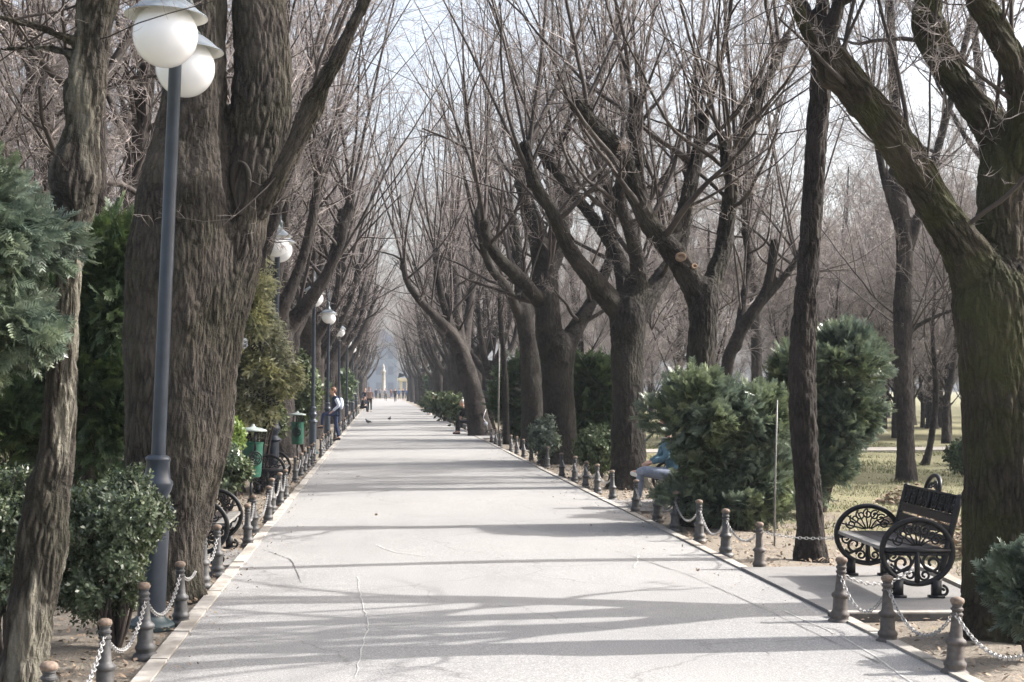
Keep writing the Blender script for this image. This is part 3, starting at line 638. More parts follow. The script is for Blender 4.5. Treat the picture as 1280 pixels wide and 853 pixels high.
# --- generic trees for the rows and the park, copied with shared meshes
def proto_tree(name, kind, R):
    root = empty(name, (0, 0, -50)); paths = []
    if kind == 'alley':
        r0 = R.uniform(.28, .36); hf = R.uniform(2.2, 3.2); ln = R.uniform(-.25, .35)
        tr = np.array([[0, 0, -.1, r0 * 1.3], [0.02, 0, .35, r0 * 1.05], [ln * .3, 0, hf * .5, r0 * .92], [ln * .8, 0, hf, r0 * .95], [ln, 0, hf + .5, r0 * .6]])
        paths.append(tr); nl = R.integers(4, 6)
        for q in range(nl):
            a = q * 2 * math.pi / nl + R.uniform(-.4, .4); o = R.uniform(.8, 1.6); h1 = R.uniform(1.2, 2.4)
            c, s_ = math.cos(a), math.sin(a)
            paths.append(np.array([[ln * .8, 0, hf - .2, r0 * .62], [ln * .8 + c * o * .6, s_ * o * .6, hf + h1 * .45, r0 * .42], [ln + c * o, s_ * o, hf + h1, r0 * .33], [ln + c * o * 1.25, s_ * o * 1.25, hf + h1 + 1.3, r0 * .3]]))
        n, LL, per, rr = 9, (4.5, 9.5), (12, 4), (.02, .055)
    elif kind == 'park':
        r0 = R.uniform(.16, .26); hh = R.uniform(9, 14); x1, x2 = R.uniform(-.8, .8, 2)
        paths.append(np.array([[0, 0, -.1, r0 * 1.3], [0, 0, .4, r0], [x1 * .3, 0, hh * .3, r0 * .85], [x1, x2 * .5, hh * .6, r0 * .55], [x1 + x2, x2, hh, r0 * .2]]))
        for q in range(7):
            a = R.uniform(0, 6.28); t = R.uniform(.22, .75); o = R.uniform(1.2, 2.6); z = hh * t; bx = x1 * t * 1.2
            paths.append(np.array([[bx, 0, z, r0 * .4], [bx + math.cos(a) * o * .5, math.sin(a) * o * .5, z + 1.2, r0 * .28], [bx + math.cos(a) * o, math.sin(a) * o, z + 3.2, r0 * .16]]))
        n, LL, per, rr = 11, (2, 5), (12, 5), (.01, .024)
    else:   # brushy understorey tree
        r0 = .09; paths.append(np.array([[0, 0, -.1, r0 * 1.3], [0, 0, 1, r0], [.2, 0, 2.5, r0 * .7], [.1, .2, 4.5, r0 * .3]]))
        for q in range(6):
            a = R.uniform(0, 6.28); z = R.uniform(.5, 3)
            paths.append(np.array([[0, 0, z, r0 * .5], [math.cos(a) * .6, math.sin(a) * .6, z + .8, r0 * .35], [math.cos(a) * 1.2, math.sin(a) * 1.2, z + 2, r0 * .2]]))
        n, LL, per, rr = 16, (1, 3), (11, 6), (.006, .014)
    SS = fused_trunk(paths, root, M['bark_far'], R, .04 if kind == 'alley' else .035, 16)
    b = MB(); fb = MB()
    for S in SS[1:]:
        if kind != 'brush':
            m = 3; idx = R.integers(int(len(S) * .4), len(S), m); l2 = R.uniform(1.4, 3.4, m)
            P, Rr = gen(S[idx, :3], norm(np.c_[R.normal(0, .8, (m, 2)), R.uniform(.3, 1.1, m)]), l2, np.clip(S[idx, 3] * .35, .01, .05), 10, .11, .5, R, .35); tubes(b, P, Rr, 5)
            P3, R3, l3 = kids(P, Rr, 3, .3, 1., .6, .8, .6, 10, .08, .4, R, l2, tip=.2); twiggery(b, P3, R3, l3, R, (8, 4), minr=(.006, .004), fine=fb)
        P, Rr, ln = shoots_from(S, n, R, LL, rr, spread=.75 if kind != 'alley' else .3, t0=.2, up=.3 if kind == 'alley' else .15, wander=.05 if kind == 'alley' else .1)
        twiggery(b, P, Rr, ln, R, (per[0] + 2, per[1] + 1), minr=(.006, .004), fine=fb)
    cr = b.build('crown', M['twig' if kind == 'alley' else 'twig_red'], root); fb.build('twigs', M['twig_sunlit'], cr)
    return root
protos = {k: [proto_tree(nm, k, np.random.default_rng(100 + 7 * q + ord(k[0]))) for q in range(nn)] for k, nm, nn in (('alley', 'linden_tree', 5), ('park', 'park_tree', 5), ('brush', 'small_tree', 3))}
used = set()
def place_tree(kind, x, y, label, group, q=None, sc=1.0, rz=None):
    pr = protos[kind][random.randrange(len(protos[kind])) if q is None else q]
    o = pr if pr.name not in used else copy_tree(pr)
    used.add(pr.name)
    o.location = (x, y, -0.03); o.rotation_euler = (0, 0, random.uniform(0, 6.28) if rz is None else rz); s = sc * random.uniform(.88, 1.12); o.scale = (s, s, s * random.uniform(.92, 1.1))
    tag(o, label, 'tree', group); return o
# left row
ld = [17.5, 23.5, 29.5, 36, 42.5, 49.5, 56, 63, 70, 77.5, 85, 93, 101, 110, 120, 131, 143, 156, 170, 186, 204, 224]
names_l = ['first left row tree after the huge twin-stemmed one, behind the hanging yellow leaves', 'left row tree beside the second lamp post', 'left row tree behind the farther green bin', 'left row tree just before the third lamp post', 'left row tree behind the man stepping on the bollard row']
for q, d in enumerate(ld):
    place_tree('alley', -3.4 if q == 0 else random.uniform(-2.75, -2.3), d, names_l[q] if q < 5 else 'bare grey tree in the distant left row of the alley', 'distant left row trees' if q >= 5 else AV, q=q % 5, sc=1.08, rz=3.9 if q == 0 else None)
rd = [59.5, 66.5, 74, 81, 89, 97, 106, 116, 127, 139, 152, 166, 182, 200, 221]
for q, d in enumerate(rd):
    place_tree('alley', random.uniform(4.1, 4.6), d, 'bare grey tree in the distant right row of the alley', 'distant right row trees', q=(q + 2) % 5, sc=1.08)
for (x, y, k_) in [(7.0, 11.6, 'alley')]:
    place_tree(k_, x, y, 'bare tree of the lawn beyond the right edge, its branches shading the near path', 'lawn trees beyond the right edge')
# closing trees at the end are left out of the central gap
cnt = 0
for _ in range(60):
    y = random.uniform(22, 150) ** 1.0; x = random.uniform(7.5, 10 + y * .62)
    if y < 40 and x < 9.5: continue
    if y < 52 and 1035 < VX + x / y * F < 1215: continue
    place_tree('park', x, y, 'bare brown-twigged tree in the park right of the alley', 'bare trees of the right park', sc=1.1)
for _ in range(20):
    y = random.uniform(16, 120); x = -random.uniform(4.8, 6 + y * .32)
    place_tree('park', x, y, 'bare brown-twigged tree in the park left of the alley', 'bare trees of the left park', sc=1.1)
for _ in range(62):
    y = random.uniform(26, 120); x = random.uniform(6.5, 8 + y * .6)
    if y < 44 and 1035 < VX + x / y * F < 1225: continue
    place_tree('brush', x, y, 'low brushy leafless tree on the right lawn', 'leafless brush of the right park', sc=1.25)
for _ in range(22):
    y = random.uniform(14, 80); x = -random.uniform(3.6, 5 + y * .3)
    place_tree('brush', x, y, 'low brushy leafless tree left of the alley', 'leafless brush of the left park', sc=1.25)

for _ in range(26):
    y = random.uniform(46, 66); x = (random.uniform(1000, 1290) - VX) / F * y
    place_tree('brush', x, y, 'low brushy leafless tree on the right lawn', 'leafless brush of the right park', sc=random.uniform(.7, 1.3))
# ------------------------------------------------------------------ evergreens and shrubs
def tmpl_spray():
    V, Fc = [], []
    def leaf(p, d, L, w, n=(0, 0, 1)):
        p = np.array(p, float); d = norm(np.array(d, float)); s_ = norm(np.cross(d, n)) * w; k = len(V)
        V.extend([p - s_ * .5, p + s_ * .5, p + d * L * .7 + s_ * .6, p + d * L + np.array([0, 0, -L * .1])]); V[-1] = V[-1]
        Fc.append((k, k + 1, k + 2, k + 3))
    leaf((0, 0, 0), (1, 0, -.15), 0.17, .013)
    for q in range(6):
        t = .02 + q * .025
        for s_ in (-1, 1): leaf((t, 0, -.15 * t), (.75, s_ * .8, -.1 + .15 * (q % 2)), 0.085 - q * .008, .016, (0, .2 * s_, 1))
    return np.array(V), np.array(Fc)
def tmpl_leaves(L, w, n, spread=.06, droop=0.0):
    V, Fc = [], []; rr = np.random.default_rng(3)
    for q in range(n):
        p = np.array([spread * q / n * 1.5, 0, 0]); a = q * 2.4; d = norm(np.array([.6, math.cos(a), math.sin(a) - droop])); s_ = norm(np.cross(d, rr.normal(size=3))) ; up = np.cross(s_, d)
        k = len(V); V.extend([p, p + d * L * .45 + s_ * w / 2, p + d * L, p + d * L * .45 - s_ * w / 2, ]); V[-3] = V[-3] + up * w * .15; V[-1] = V[-1] + up * w * .15
        Fc.append((k, k + 1, k + 2, k + 3))
    return np.array(V), np.array(Fc)
TM = {'spray': tmpl_spray(), 'leaf': tmpl_leaves(.042, .022, 7, .05), 'dry': tmpl_leaves(.11, .03, 5, .12, 1.6), 'bigleaf': tmpl_leaves(.075, .04, 7, .1)}
def scatter(b, tm, P, D, S, R, roll=1.0):
    V, Fc = TM[tm]; N = len(P)
    x = norm(D); ref = R.normal(size=(N, 3)) * roll + np.array([0, 0, 1.0]); y = norm(np.cross(ref, x)); z = np.cross(x, y)
    v = P[:, None] + S[:, None, None] * (V[None, :, 0:1] * x[:, None] + V[None, :, 1:2] * y[:, None] + V[None, :, 2:3] * z[:, None])
    f = (np.arange(N)[:, None, None] * len(V) + Fc[None]).reshape(-1, 4); b.add(v.reshape(-1, 3), f)
def bush(name, label, base_, lobes, n, tm, mt, R, size=1.0, cat='shrub', group=None, gap=.35, droop=0.0, stems=5, stem_m='twig_dark', outw=1.0):
    """lobes: (x,y,z,rx,ry,rz) relative to base"""
    root = empty(name, base_); tag(root, label, cat, group)
    b = MB(); sb = MB(); vol = np.array([l[3] * l[4] + l[3] * l[5] for l in lobes]); ns = (n * vol / vol.sum()).astype(int)
    for (x, y, z, rx, ry, rz), m in zip(lobes, ns):
        c = np.array([x, y, z]); rad = np.array([rx, ry, rz])
        nc = 16; cd = norm(R.normal(size=(nc, 3))); cd[:, 2] = np.abs(cd[:, 2]) * .9 - .35 * R.random(nc); cc = c + cd * rad * R.uniform(.55, .95, (nc, 1)); cr = R.uniform(.24, .46, (nc, 1))
        w = R.integers(0, nc, m); d = norm(R.normal(size=(m, 3))); t = R.random((m, 1)) ** .4
        p = cc[w] + d * rad * cr[w] * t * np.array([1, 1, .85]); dd = norm(d * .8 + cd[w])
        inn = R.random(m) < .28; p[inn] = (c + d * rad * t * .85)[inn]; dd[inn] = d[inn]
        g = np.sin(p[:, 0] / size * 9 + 1.5 * np.sin(p[:, 2] / size * 6)) * np.sin(p[:, 1] / size * 8 + x) + np.sin(p[:, 2] / size * 11 + 2 * np.sin(p[:, 0] / size * 5))
        keep = (g > gap * 2 - 1.7) & (p[:, 2] > .03); p = p[keep]; dd = dd[keep]
        o = dd * outw + R.normal(0, .45, dd.shape) + np.array([0, 0, .35 - droop])
        scatter(b, tm, p, o, size * R.uniform(.7, 1.3, len(p)), R)
        for s_ in range(stems):
            e = c + norm(R.normal(size=3)) * rad * .8
            mid = np.array([x * .4, y * .4, e[2] * .45]) + R.normal(0, .05, 3)
            Sg = catmull(np.array([[x * .15, y * .15, -.05, .022 * size], [*mid, .015 * size], [*c, .011 * size], [*e, .004]]), .1); sb.tube(Sg[:, :3], Sg[:, 3], 5)
    b.build('foliage', M[mt], root); sb.build('stems', M[stem_m], root); return root
R = np.random.default_rng(21)
def bb(px0, py0, px1, py1, D, ry=None, z0=None):
    """ellipsoid seen over a pixel box at depth D, as (base, lobe) numbers"""
    c = W((px0 + px1) / 2, (py0 + py1) / 2, D); rx = (px1 - px0) / 2 * D / F; rz = (py1 - py0) / 2 * D / F
    return c, rx, (ry or rx), rz
def shrub(name, label, boxes, D, n, tm, mt, **k):
    cs = [bb(*q[:4], D + (q[4] if len(q) > 4 else 0)) for q in boxes]; bx = np.mean([c[0][0] for c in cs]); base_ = (bx, D, 0)
    return bush(name, label, base_, [(c[0] - bx, c[1] - D, c[2], rx, ry, rz) for c, rx, ry, rz in cs], n, tm, mt, R, **k)
EV = 'evergreen shrubs beside the alley'
shrub('thuja_shrub', 'bluish feathery thuja reaching into the picture at the upper left edge', [(-150, 200, 75, 420), (-160, 320, 50, 500), (-120, 215, 30, 330)], 7.3, 7000, 'spray', 'thuja_blue', size=.62, group=EV, droop=.6, gap=.3)
shrub('thuja_shrub', 'tall dark conifer between the slender leaning tree and the huge furrowed trunk', [(85, 260, 190, 480), (70, 380, 180, 640), (-60, 430, 70, 640), (20, 300, 110, 520, .6)], 14.2, 8000, 'spray', 'thuja_dark', size=1.05, group=EV, gap=.2)
shrub('boxwood_shrub', 'glossy small-leaved shrub in front of the nearest lamp post', [(62, 592, 212, 715), (66, 670, 170, 795), (125, 588, 205, 700), (100, 650, 190, 750)], 9.4, 7500, 'leaf', 'box', size=.75, group=EV, gap=.3)
shrub('boxwood_shrub', 'glossy small-leaved shrub at the left edge behind the slender leaning tree', [(-60, 575, 70, 740), (-40, 660, 60, 800)], 9.0, 3800, 'leaf', 'box', size=.75, group=EV, gap=.3)
shrub('thuja_shrub', 'big round thuja bush partly hiding the person in jeans', [(820, 458, 930, 585), (850, 530, 940, 625), (890, 470, 985, 590), (885, 550, 985, 655), (930, 500, 1000, 640, .4), (840, 590, 1000, 660, .3)], 17.4, 12500, 'spray', 'thuja', size=.95, group=EV, gap=.3)
shrub('thuja_shrub', 'tall broad thuja behind the slender straight dark tree', [(990, 405, 1112, 510), (960, 430, 1040, 560), (1005, 470, 1090, 590), (960, 520, 1050, 640)], 19.6, 9500, 'spray', 'thuja_blue', size=1.05, group=EV, gap=.3)
shrub('boxwood_shrub', 'rounded dense bush close behind the trunk of the broad four-limbed tree, left of it', [(726, 535, 772, 595)], 27.5, 1500, 'leaf', 'ivy', size=1.9, group=EV, gap=.15)
shrub('thuja_shrub', 'dark tall evergreen mass between the stout forked tree and the broad tree', [(718, 445, 775, 560), (728, 460, 760, 580)], 33.5, 2800, 'spray', 'thuja_dark', size=2.2, group=EV, gap=.1)
shrub('thuja_shrub', 'dark evergreen mass behind the thin young tree', [(625, 445, 672, 555), (645, 450, 700, 555)], 47, 2600, 'spray', 'thuja_dark', size=3.0, group=EV, gap=.1)
shrub('boxwood_shrub', 'small pale-leaved bush at the foot of the stout forked tree', [(665, 528, 692, 572)], 31.5, 700, 'bigleaf', 'thuja_blue', size=1.1, group=EV, gap=.15)
shrub('boxwood_shrub', 'bluish green shrub cut off by the lower right edge', [(1236, 690, 1330, 800), (1250, 680, 1340, 760)], 9.0, 2400, 'spray', 'thuja_blue', size=.6, group=EV, gap=.25)
shrub('boxwood_shrub', 'round leafy bush behind the nearest left bench', [(262, 560, 306, 618)], 19.5, 1500, 'leaf', 'box', size=1.4, group=EV, gap=.2)
shrub('laurel_shrub', 'bright green leafy shrub above the round bush behind the left bench', [(262, 525, 300, 575)], 20.5, 700, 'bigleaf', 'vine_green', size=.9, group=EV, gap=.2)
shrub('climbing_shrub', 'tall straggly shrub of hanging yellowish leaves right of the huge furrowed trunk', [(290, 300, 345, 400), (275, 350, 350, 450), (270, 420, 345, 520), (310, 410, 372, 510), (330, 450, 375, 500), (280, 480, 345, 560)], 23.6, 4200, 'dry', 'vine', size=1.15, group=EV, gap=.5, droop=1.6, outw=.3)
shrub('laurel_shrub', 'dense green shrub behind the farther green bin', [(362, 440, 388, 545), (370, 460, 392, 530)], 38.5, 1500, 'bigleaf', 'ivy', size=1.8, group=EV, gap=.2)
shrub('laurel_shrub', 'low dark shrub behind the nearer green bin', [(318, 500, 348, 560)], 25, 700, 'bigleaf', 'ivy', size=1.2, group=EV, gap=.2)
shrub('ivy_mound', 'dark ivy mound at the foot of a lawn tree next to the big mossy trunk', [(1186, 555, 1222, 592)], 28.5, 700, 'bigleaf', 'thuja_dark', size=1.0, group=EV, gap=.1)
for q, (px, py, w_, h_, D_, lab) in enumerate([(556, 512, 22, 18, 75, 'low pale green shrub farthest down the right kerb'), (577, 516, 16, 16, 62, 'low pale green shrub right of the seated person in black on the kerb'), (540, 507, 20, 12, 95, 'tiny green shrub on the distant right kerb')]):
    shrub('small_shrub', lab, [(px - w_ / 2, py - h_ / 2 - 4, px + w_ / 2, py + h_ / 2)], D_, 350, 'bigleaf', 'ivy', size=3, group='low shrubs of the distant right kerb', gap=.1)
hedge = shrub('shrub', 'far dark green shrub under the left row of trees', [(418, 470, 436, 500)], 84, 500, 'bigleaf', 'thuja_dark', size=4, gap=.1)
tag(hedge, group='far shrubs under the left row')
for q in range(22):
    d = 58 + q * 7.5; c_ = copy_tree(hedge) ; s_ = random.uniform(.8, 1.6)
    if q % 2: c_.location = (-random.uniform(3.2, 4.2) + .0, d, 0); tag(c_, 'far dark green shrub under the left row of trees', group='far shrubs under the left row')
    else: c_.location = (random.uniform(5.2, 6.6), d, 0); tag(c_, 'far dark green shrub under the right row of trees', group='far shrubs under the right row')
    c_.rotation_euler = (0, 0, random.uniform(0, 6)); c_.scale = (s_, s_, s_ * random.uniform(.6, 1.1))

# ------------------------------------------------------------------ ground cover (stuff)
R = np.random.default_rng(31)
def gblades(n, x0, x1, y0, y1, size, name, m, keepf):
    P = np.c_[R.uniform(x0, x1, n), y0 + (y1 - y0) * R.random(n) ** 1.4, np.full(n, -0.03)]; P = P[keepf(P)]; N = len(P)
    a = R.uniform(0, 6.28, N); h = size * R.uniform(.5, 1.3, N); w = .006 + .0004 * P[:, 1]; ln = R.normal(0, .5, (N, 2)) * h[:, None]
    dx = np.c_[np.cos(a), np.sin(a)] * w[:, None] / 2
    v = np.stack([np.c_[P[:, :2] - dx, P[:, 2]], np.c_[P[:, :2] + dx, P[:, 2]], np.c_[P[:, :2] + ln + dx * .2, P[:, 2] + h], np.c_[P[:, :2] + ln - dx * .2, P[:, 2] + h]], 1)
    b = MB(); b.add(v.reshape(-1, 3), (np.arange(N)[:, None] * 4 + np.arange(4)[None])); return tag(b.build(name, m), 'short dry pale green grass of the lawn', 'grass', kind='stuff')
def patchy(P, th): return (np.sin(P[:, 0] * 1.3 + 1.1 * np.sin(P[:, 1] * .8)) + np.sin(P[:, 1] * 1.1 + P[:, 0] * .7) + R.normal(0, .5, len(P))) > th
gblades(90000, 4.3, 16, 10, 46, .045, 'grass', M['grass'], lambda P: patchy(P, -.6) & ((P[:, 0] > 5.3) | (P[:, 1] > 14.5)) & ((P[:, 0] - 4.0) > R.random(len(P)) * 2.5))
o = gblades(14000, -6, -1.8, 6, 22, .04, 'grass', M['grass'], lambda P: patchy(P, .3)); o['label'] = 'thin grass tufts growing in the left soil strip'
def litter(n, fn, name, label, s=(.01, .03)):
    P = fn(n); N = len(P); a = R.uniform(0, 6.28, N); L = R.uniform(*s, N); t = R.normal(0, .35, (N, 2))
    c, s_ = np.cos(a), np.sin(a); u = np.c_[c, s_, t[:, 0]]; w = np.c_[-s_, c, t[:, 1]] * .55
    v = np.stack([P - u * L[:, None], P - w * L[:, None] + [0, 0, .004], P + u * L[:, None], P + w * L[:, None]], 1)
    b = MB(); b.add(v.reshape(-1, 3), np.arange(N)[:, None] * 4 + np.arange(4)[None]); return tag(b.build(name, M['litter']), label, 'leaves', kind='stuff')
litter(9000, lambda n: np.c_[-1.45 - np.abs(R.normal(0, 1.2, n)), R.uniform(6, 34, n), np.full(n, .012)], 'leaf_litter', 'brown fallen leaves and twigs on the left soil strip')
litter(12000, lambda n: np.c_[3.5 + np.abs(R.normal(0, 2.2, n)), R.uniform(7.5, 38, n), np.full(n, .012)], 'leaf_litter', 'brown fallen leaves scattered on the right soil and lawn')
litter(420, lambda n: np.c_[R.choice([-1.3, 3.3], n) * (1 - np.abs(R.normal(0, .12, n))), R.uniform(7.5, 40, n), np.full(n, .018)], 'leaf_litter', 'bits of dry leaf and twig scattered along the edges of the path', (.008, .018))
def pile(px, py, r, h, n, label):
    g = G(px, py); a = R.uniform(0, 6.28, n); q = np.sqrt(R.random(n)); 
    o = litter(n, lambda k: np.c_[g[0] + r * q * np.cos(a), g[1] + r * .8 * q * np.sin(a), h * (1 - q ** 2) * R.random(n)], 'leaf_pile', label, (.02, .05)); return o
pile(1155, 655, .55, .28, 900, 'brown leaf heap on the lawn behind the bench back')
pile(1200, 690, .4, .25, 700, 'reddish leaf heap between the bench and the big mossy trunk')
pile(1145, 628, .6, .3, 700, 'small brush heap on the lawn beyond the bench')
# leaves lying on the path
for (px, py, s_, lab) in [(470, 648, .03, 'single curled dark leaf in the middle of the path'), (447, 599, .035, 'small dark leaf lying on the path before the man'), (872, 719, .025, 'small leaf on the path near the right kerb end')]:
    g = G(px, py); b = MB(); n = 7
    for q in range(n - 1):
        t0, t1 = q / (n - 1), (q + 1) / (n - 1)
        f_ = lambda t: (s_ * 2 * (t - .5), s_ * .75 * math.sin(math.pi * t) + .001, .02 + s_ * .9 * (2 * t - 1) ** 2 + .01)
        x0, w0, z0 = f_(t0); x1, w1, z1 = f_(t1)
        b.add([(x0, -w0, z0 + .008), (x1, -w1, z1 + .008), (x1, 0, z1), (x0, 0, z0)], [(0, 1, 2, 3)]); b.add([(x0, 0, z0), (x1, 0, z1), (x1, w1, z1 + .008), (x0, w0, z0 + .008)], [(0, 1, 2, 3)])
    o = b.build('fallen_leaf', M['litter']); o.location = (g[0], g[1], 0.004); o.rotation_euler = (0, 0, px % 3); tag(o, lab, 'leaf', 'leaves lying on the path')

# ------------------------------------------------------------------ lamp posts
def make_lamp():
    root = empty('street_lamp', (0, 0, 0)); P = M['lamp_paint']
    b = MB(); b.lathe([(0, 0), (.17, 0), (.17, .03), (.155, .045), (.14, .05), (.11, .075), (.10, .09)], n=28); flat(b.build('base_flange', M['lamp_green'], root))
    b = MB(); b.lathe([(.10, .07), (.10, .80), (.098, .82)], n=28); b.build('column', P, root)
    b = MB(); b.lathe([(.098, .80), (.125, .82), (.135, .845), (.12, .87), (.085, .895), (.075, .92), (.085, .95), (.105, .99), (.115, 1.03), (.112, 1.05), (.095, 1.07), (.088, 1.12), (.083, 1.19), (.09, 1.20), (.09, 1.215), (.075, 1.23), (.05, 1.24)], n=28); flat(b.build('collar', P, root), 50)
    b = MB(); b.lathe([(.052, 1.22), (.048, 3.0), (.045, 4.55), (.052, 4.56), (.055, 4.60), (.045, 4.64), (.05, 4.7), (.03, 4.78), (.022, 4.95), (.028, 4.99), (.012, 5.03), (.01, 5.15), (0, 5.2)], n=20); b.build('pole', P, root)
    for s in (-1, 1):
        a = MB(); t = np.linspace(0, 1, 22)
        th = t * math.pi * 1.02; A = np.c_[0 * t, s * (.04 + .42 * (1 - np.cos(th))), 4.5 + .42 * np.sin(th) * 1.0 + .25 * t]
        A = np.c_[0 * t, s * (.5 * t ** 1.0), 4.40 + .62 * np.sin(t * math.pi * .86)]
        a.tube(A, np.interp(t, [0, 1], [.028, .02]), 10)
        t = np.linspace(0, 1, 16); sc_ = np.c_[0 * t, s * (.08 + .1 * t + .06 * np.sin(t * 7)), 4.45 + .1 * np.cos(t * 7) + .1 * t]; a.tube(sc_, .012, 6)
        ao = a.build('arm', P, root)
        y = s * .5; zc = 4.125
        c = MB(); c.lathe([(.012, .62), (.02, .60), (.03, .55), (.02, .52), (.04, .49), (.05, .46), (.045, .42), (.055, .36), (.075, .29), (.10, .265), (.105, .255), (.105, .24)], (0, y, zc), 24); flat(c.build('lantern_neck', M['lamp_green'], root), 50)
        c = MB(); c.lathe([(.10, .245), (.135, .232), (.19, .195), (.235, .155), (.28, .128), (.285, .12)], (0, y, zc), 40); co = c.build('lamp_hat', M['hat_top'], root)
        c = MB(); c.lathe([(.284, .118), (.275, .117), (.23, .143), (.185, .18), (.13, .215), (.05, .23)], (0, y, zc), 40); c.build('reflector', M['hat_in'], co)
        g = MB(); g.ball((0, y, zc - .005), (.222, .222, .22), 40, 28); g.build('lamp_globe', M['opal'], root)
    return root
lamp0 = make_lamp()
lamps = [(10.3, -1.64, 2.5), (24.5, -1.83, 1.2), (38, -1.78, .6), (49, -1.80, .8), (61, -1.75, .4), (74, -1.72, .5), (88, -1.7, .3), (103, -1.7, 0)]
ll = ['nearest twin-globe lamp post, slightly leaning, in front of the huge furrowed trunk', 'second lamp post, beside the nearer green litter bin', 'third lamp post, right of the farther green litter bin', 'fourth lamp post, just before the man with his foot up', 'fifth lamp post along the left kerb', 'sixth lamp post along the left kerb', 'seventh lamp post, tiny in the distance', 'farthest lamp post of the left row']
for q, (d, x, ln) in enumerate(lamps):
    o = lamp0 if q == 0 else copy_tree(lamp0); o.location = (x, d, -.01); o.rotation_euler = (0, math.radians(ln), 0)
    tag(o, ll[q], 'street lamp', 'lamp posts along the left kerb')

# ------------------------------------------------------------------ bollards and chains
def make_bollard(m):
    root = empty('bollard', (0, 0, 0)); b = MB()
    b.lathe([(0, 0), (.082, 0), (.084, .015), (.078, .03), (.062, .042), (.060, .055), (.066, .065), (.066, .08), (.054, .095), (.050, .11), (.049, .185), (.058, .195), (.062, .205), (.058, .218), (.045, .228), (.038, .24), (.032, .33), (.030, .36), (.037, .366), (.037, .376), (.029, .382), (.029, .392), (.037, .398), (.037, .408), (.029, .414), (.028, .424), (.034, .43), (.034, .44)], n=18)
    flat(b.build('post', m, root), 40)
    c = MB(); c.lathe([(.033, .437), (.040, .442), (.042, .455), (.036, .468), (.02, .476), (0, .478)], n=18); c.build('cap', M['cap_rust'], root)
    return root
B0 = make_bollard(M['iron_grey']); B1 = make_bollard(M['iron_rust']); ub = set()
def bollard(x, y, label, group, rusty=False):
    pr = B1 if rusty else B0; o = pr if pr.name not in ub else copy_tree(pr); ub.add(pr.name)
    o.location = (x, y, -.02); o.rotation_euler = (random.uniform(-.03, .03), random.uniform(-.035, .035), random.uniform(0, 6)); s = random.uniform(.97, 1.04); o.scale = (s, s, s)
    tag(o, label, 'bollard', group); return o
def chain_mesh(L, sag, links=True):
    b = MB(); n = 80; t = np.linspace(-1, 1, n); P = np.c_[t * L / 2, 0 * t, sag * (t ** 2 - 1)]
    s = np.concatenate([[0], np.cumsum(np.linalg.norm(np.diff(P, axis=0), axis=1))])
    if not links: b.tube(P[::5], .009, 5); return b.mesh('chain', M['chain'])
    pitch = .031; k = int(s[-1] / pitch); a = np.linspace(0, 2 * math.pi, 10, endpoint=False)
    for q in range(k):
        sc_ = (q + .5) * s[-1] / k; c = np.array([np.interp(sc_, s, P[:, i]) for i in range(3)]); tt = norm(np.array([np.interp(min(sc_ + .01, s[-1]), s, P[:, i]) - np.interp(max(sc_ - .01, 0), s, P[:, i]) for i in range(3)]))
        n1 = np.array([0, 1.0, 0]) if q % 2 else norm(np.cross(tt, [0, 1.0, 0])); 
        b.tube(c + np.cos(a)[:, None] * tt * .021 + np.sin(a)[:, None] * n1 * .0125, .0036, 5, closed=True)
    return b.mesh('chain', M['chain'])
cm_cache = {}
def chain(p, q, label, group, sag=.19):
    p = np.array(p); q = np.array(q); L = round(float(np.linalg.norm(q - p)) * 10) / 10; far = p[1] > 26; key = (L, far, round(sag, 2))
    if key not in cm_cache: cm_cache[key] = chain_mesh(L, sag, not far)
    o = bpy.data.objects.new('chain', cm_cache[key]); C.objects.link(o); m_ = (p + q) / 2; o.location = (m_[0], m_[1], .36)
    d = q - p; o.rotation_euler = (0, 0, math.atan2(d[1], d[0])); k = np.linalg.norm(d) / L; o.scale = (k, 1, 1)
    tag(o, label, 'chain', group)
ordn = ['first', 'second', 'third', 'fourth', 'fifth', 'sixth', 'seventh', 'eighth', 'ninth', 'tenth', 'eleventh', 'twelfth', 'thirteenth', 'fourteenth', 'fifteenth', 'sixteenth', 'seventeenth', 'eighteenth', 'nineteenth', 'twentieth']
def row(runs, sidename, x0, rusty=()):
    k = 0
    for run in runs:
        prev = None
        for (x, y) in run:
            far = y > 30; lab = f'{ordn[k]} bollard from the foreground along the {sidename} kerb' if (k < 20 and not far) else f'small distant bollard along the {sidename} kerb'
            bollard(x, y, lab, f'distant {sidename} kerb bollards' if far else f'{sidename} kerb bollards', k in rusty)
            if prev is not None:
                clab = f'sagging chain between the {ordn[k-1]} and {ordn[k]} bollard of the {sidename} kerb' if (k < 20 and not far) else f'small distant chain along the {sidename} kerb'
                chain(prev, (x, y), clab, f'distant {sidename} kerb chains' if far else f'{sidename} kerb chains', sag=random.choice([.15, .19, .22]))
            prev = (x, y); k += 1
Lx = lambda: -1.49 + random.uniform(-.03, .03)
left = [[(-1.5, 5.2), (-1.5, 6.5), (-1.5, 7.85), (-1.49, 9.16), (-1.45, 10.48), (-1.53, 12.45), (-1.49, 13.2)], [(-1.44, 15.7), (-1.48, 16.9), (-1.43, 18.4), (-1.49, 19.9), (-1.47, 21.2), (-1.47, 22.4)], [(-1.55, 26.4), (-1.53, 27.8), (-1.53, 29.2), (-1.53, 30.6), (-1.53, 32), (-1.53, 33.4)]]
y = 36.0
while y < 100:
    left.append([(Lx(), y + q * 1.35) for q in range(6)]); y += 6 * 1.35 + 3.0
row(left, 'left', LX)
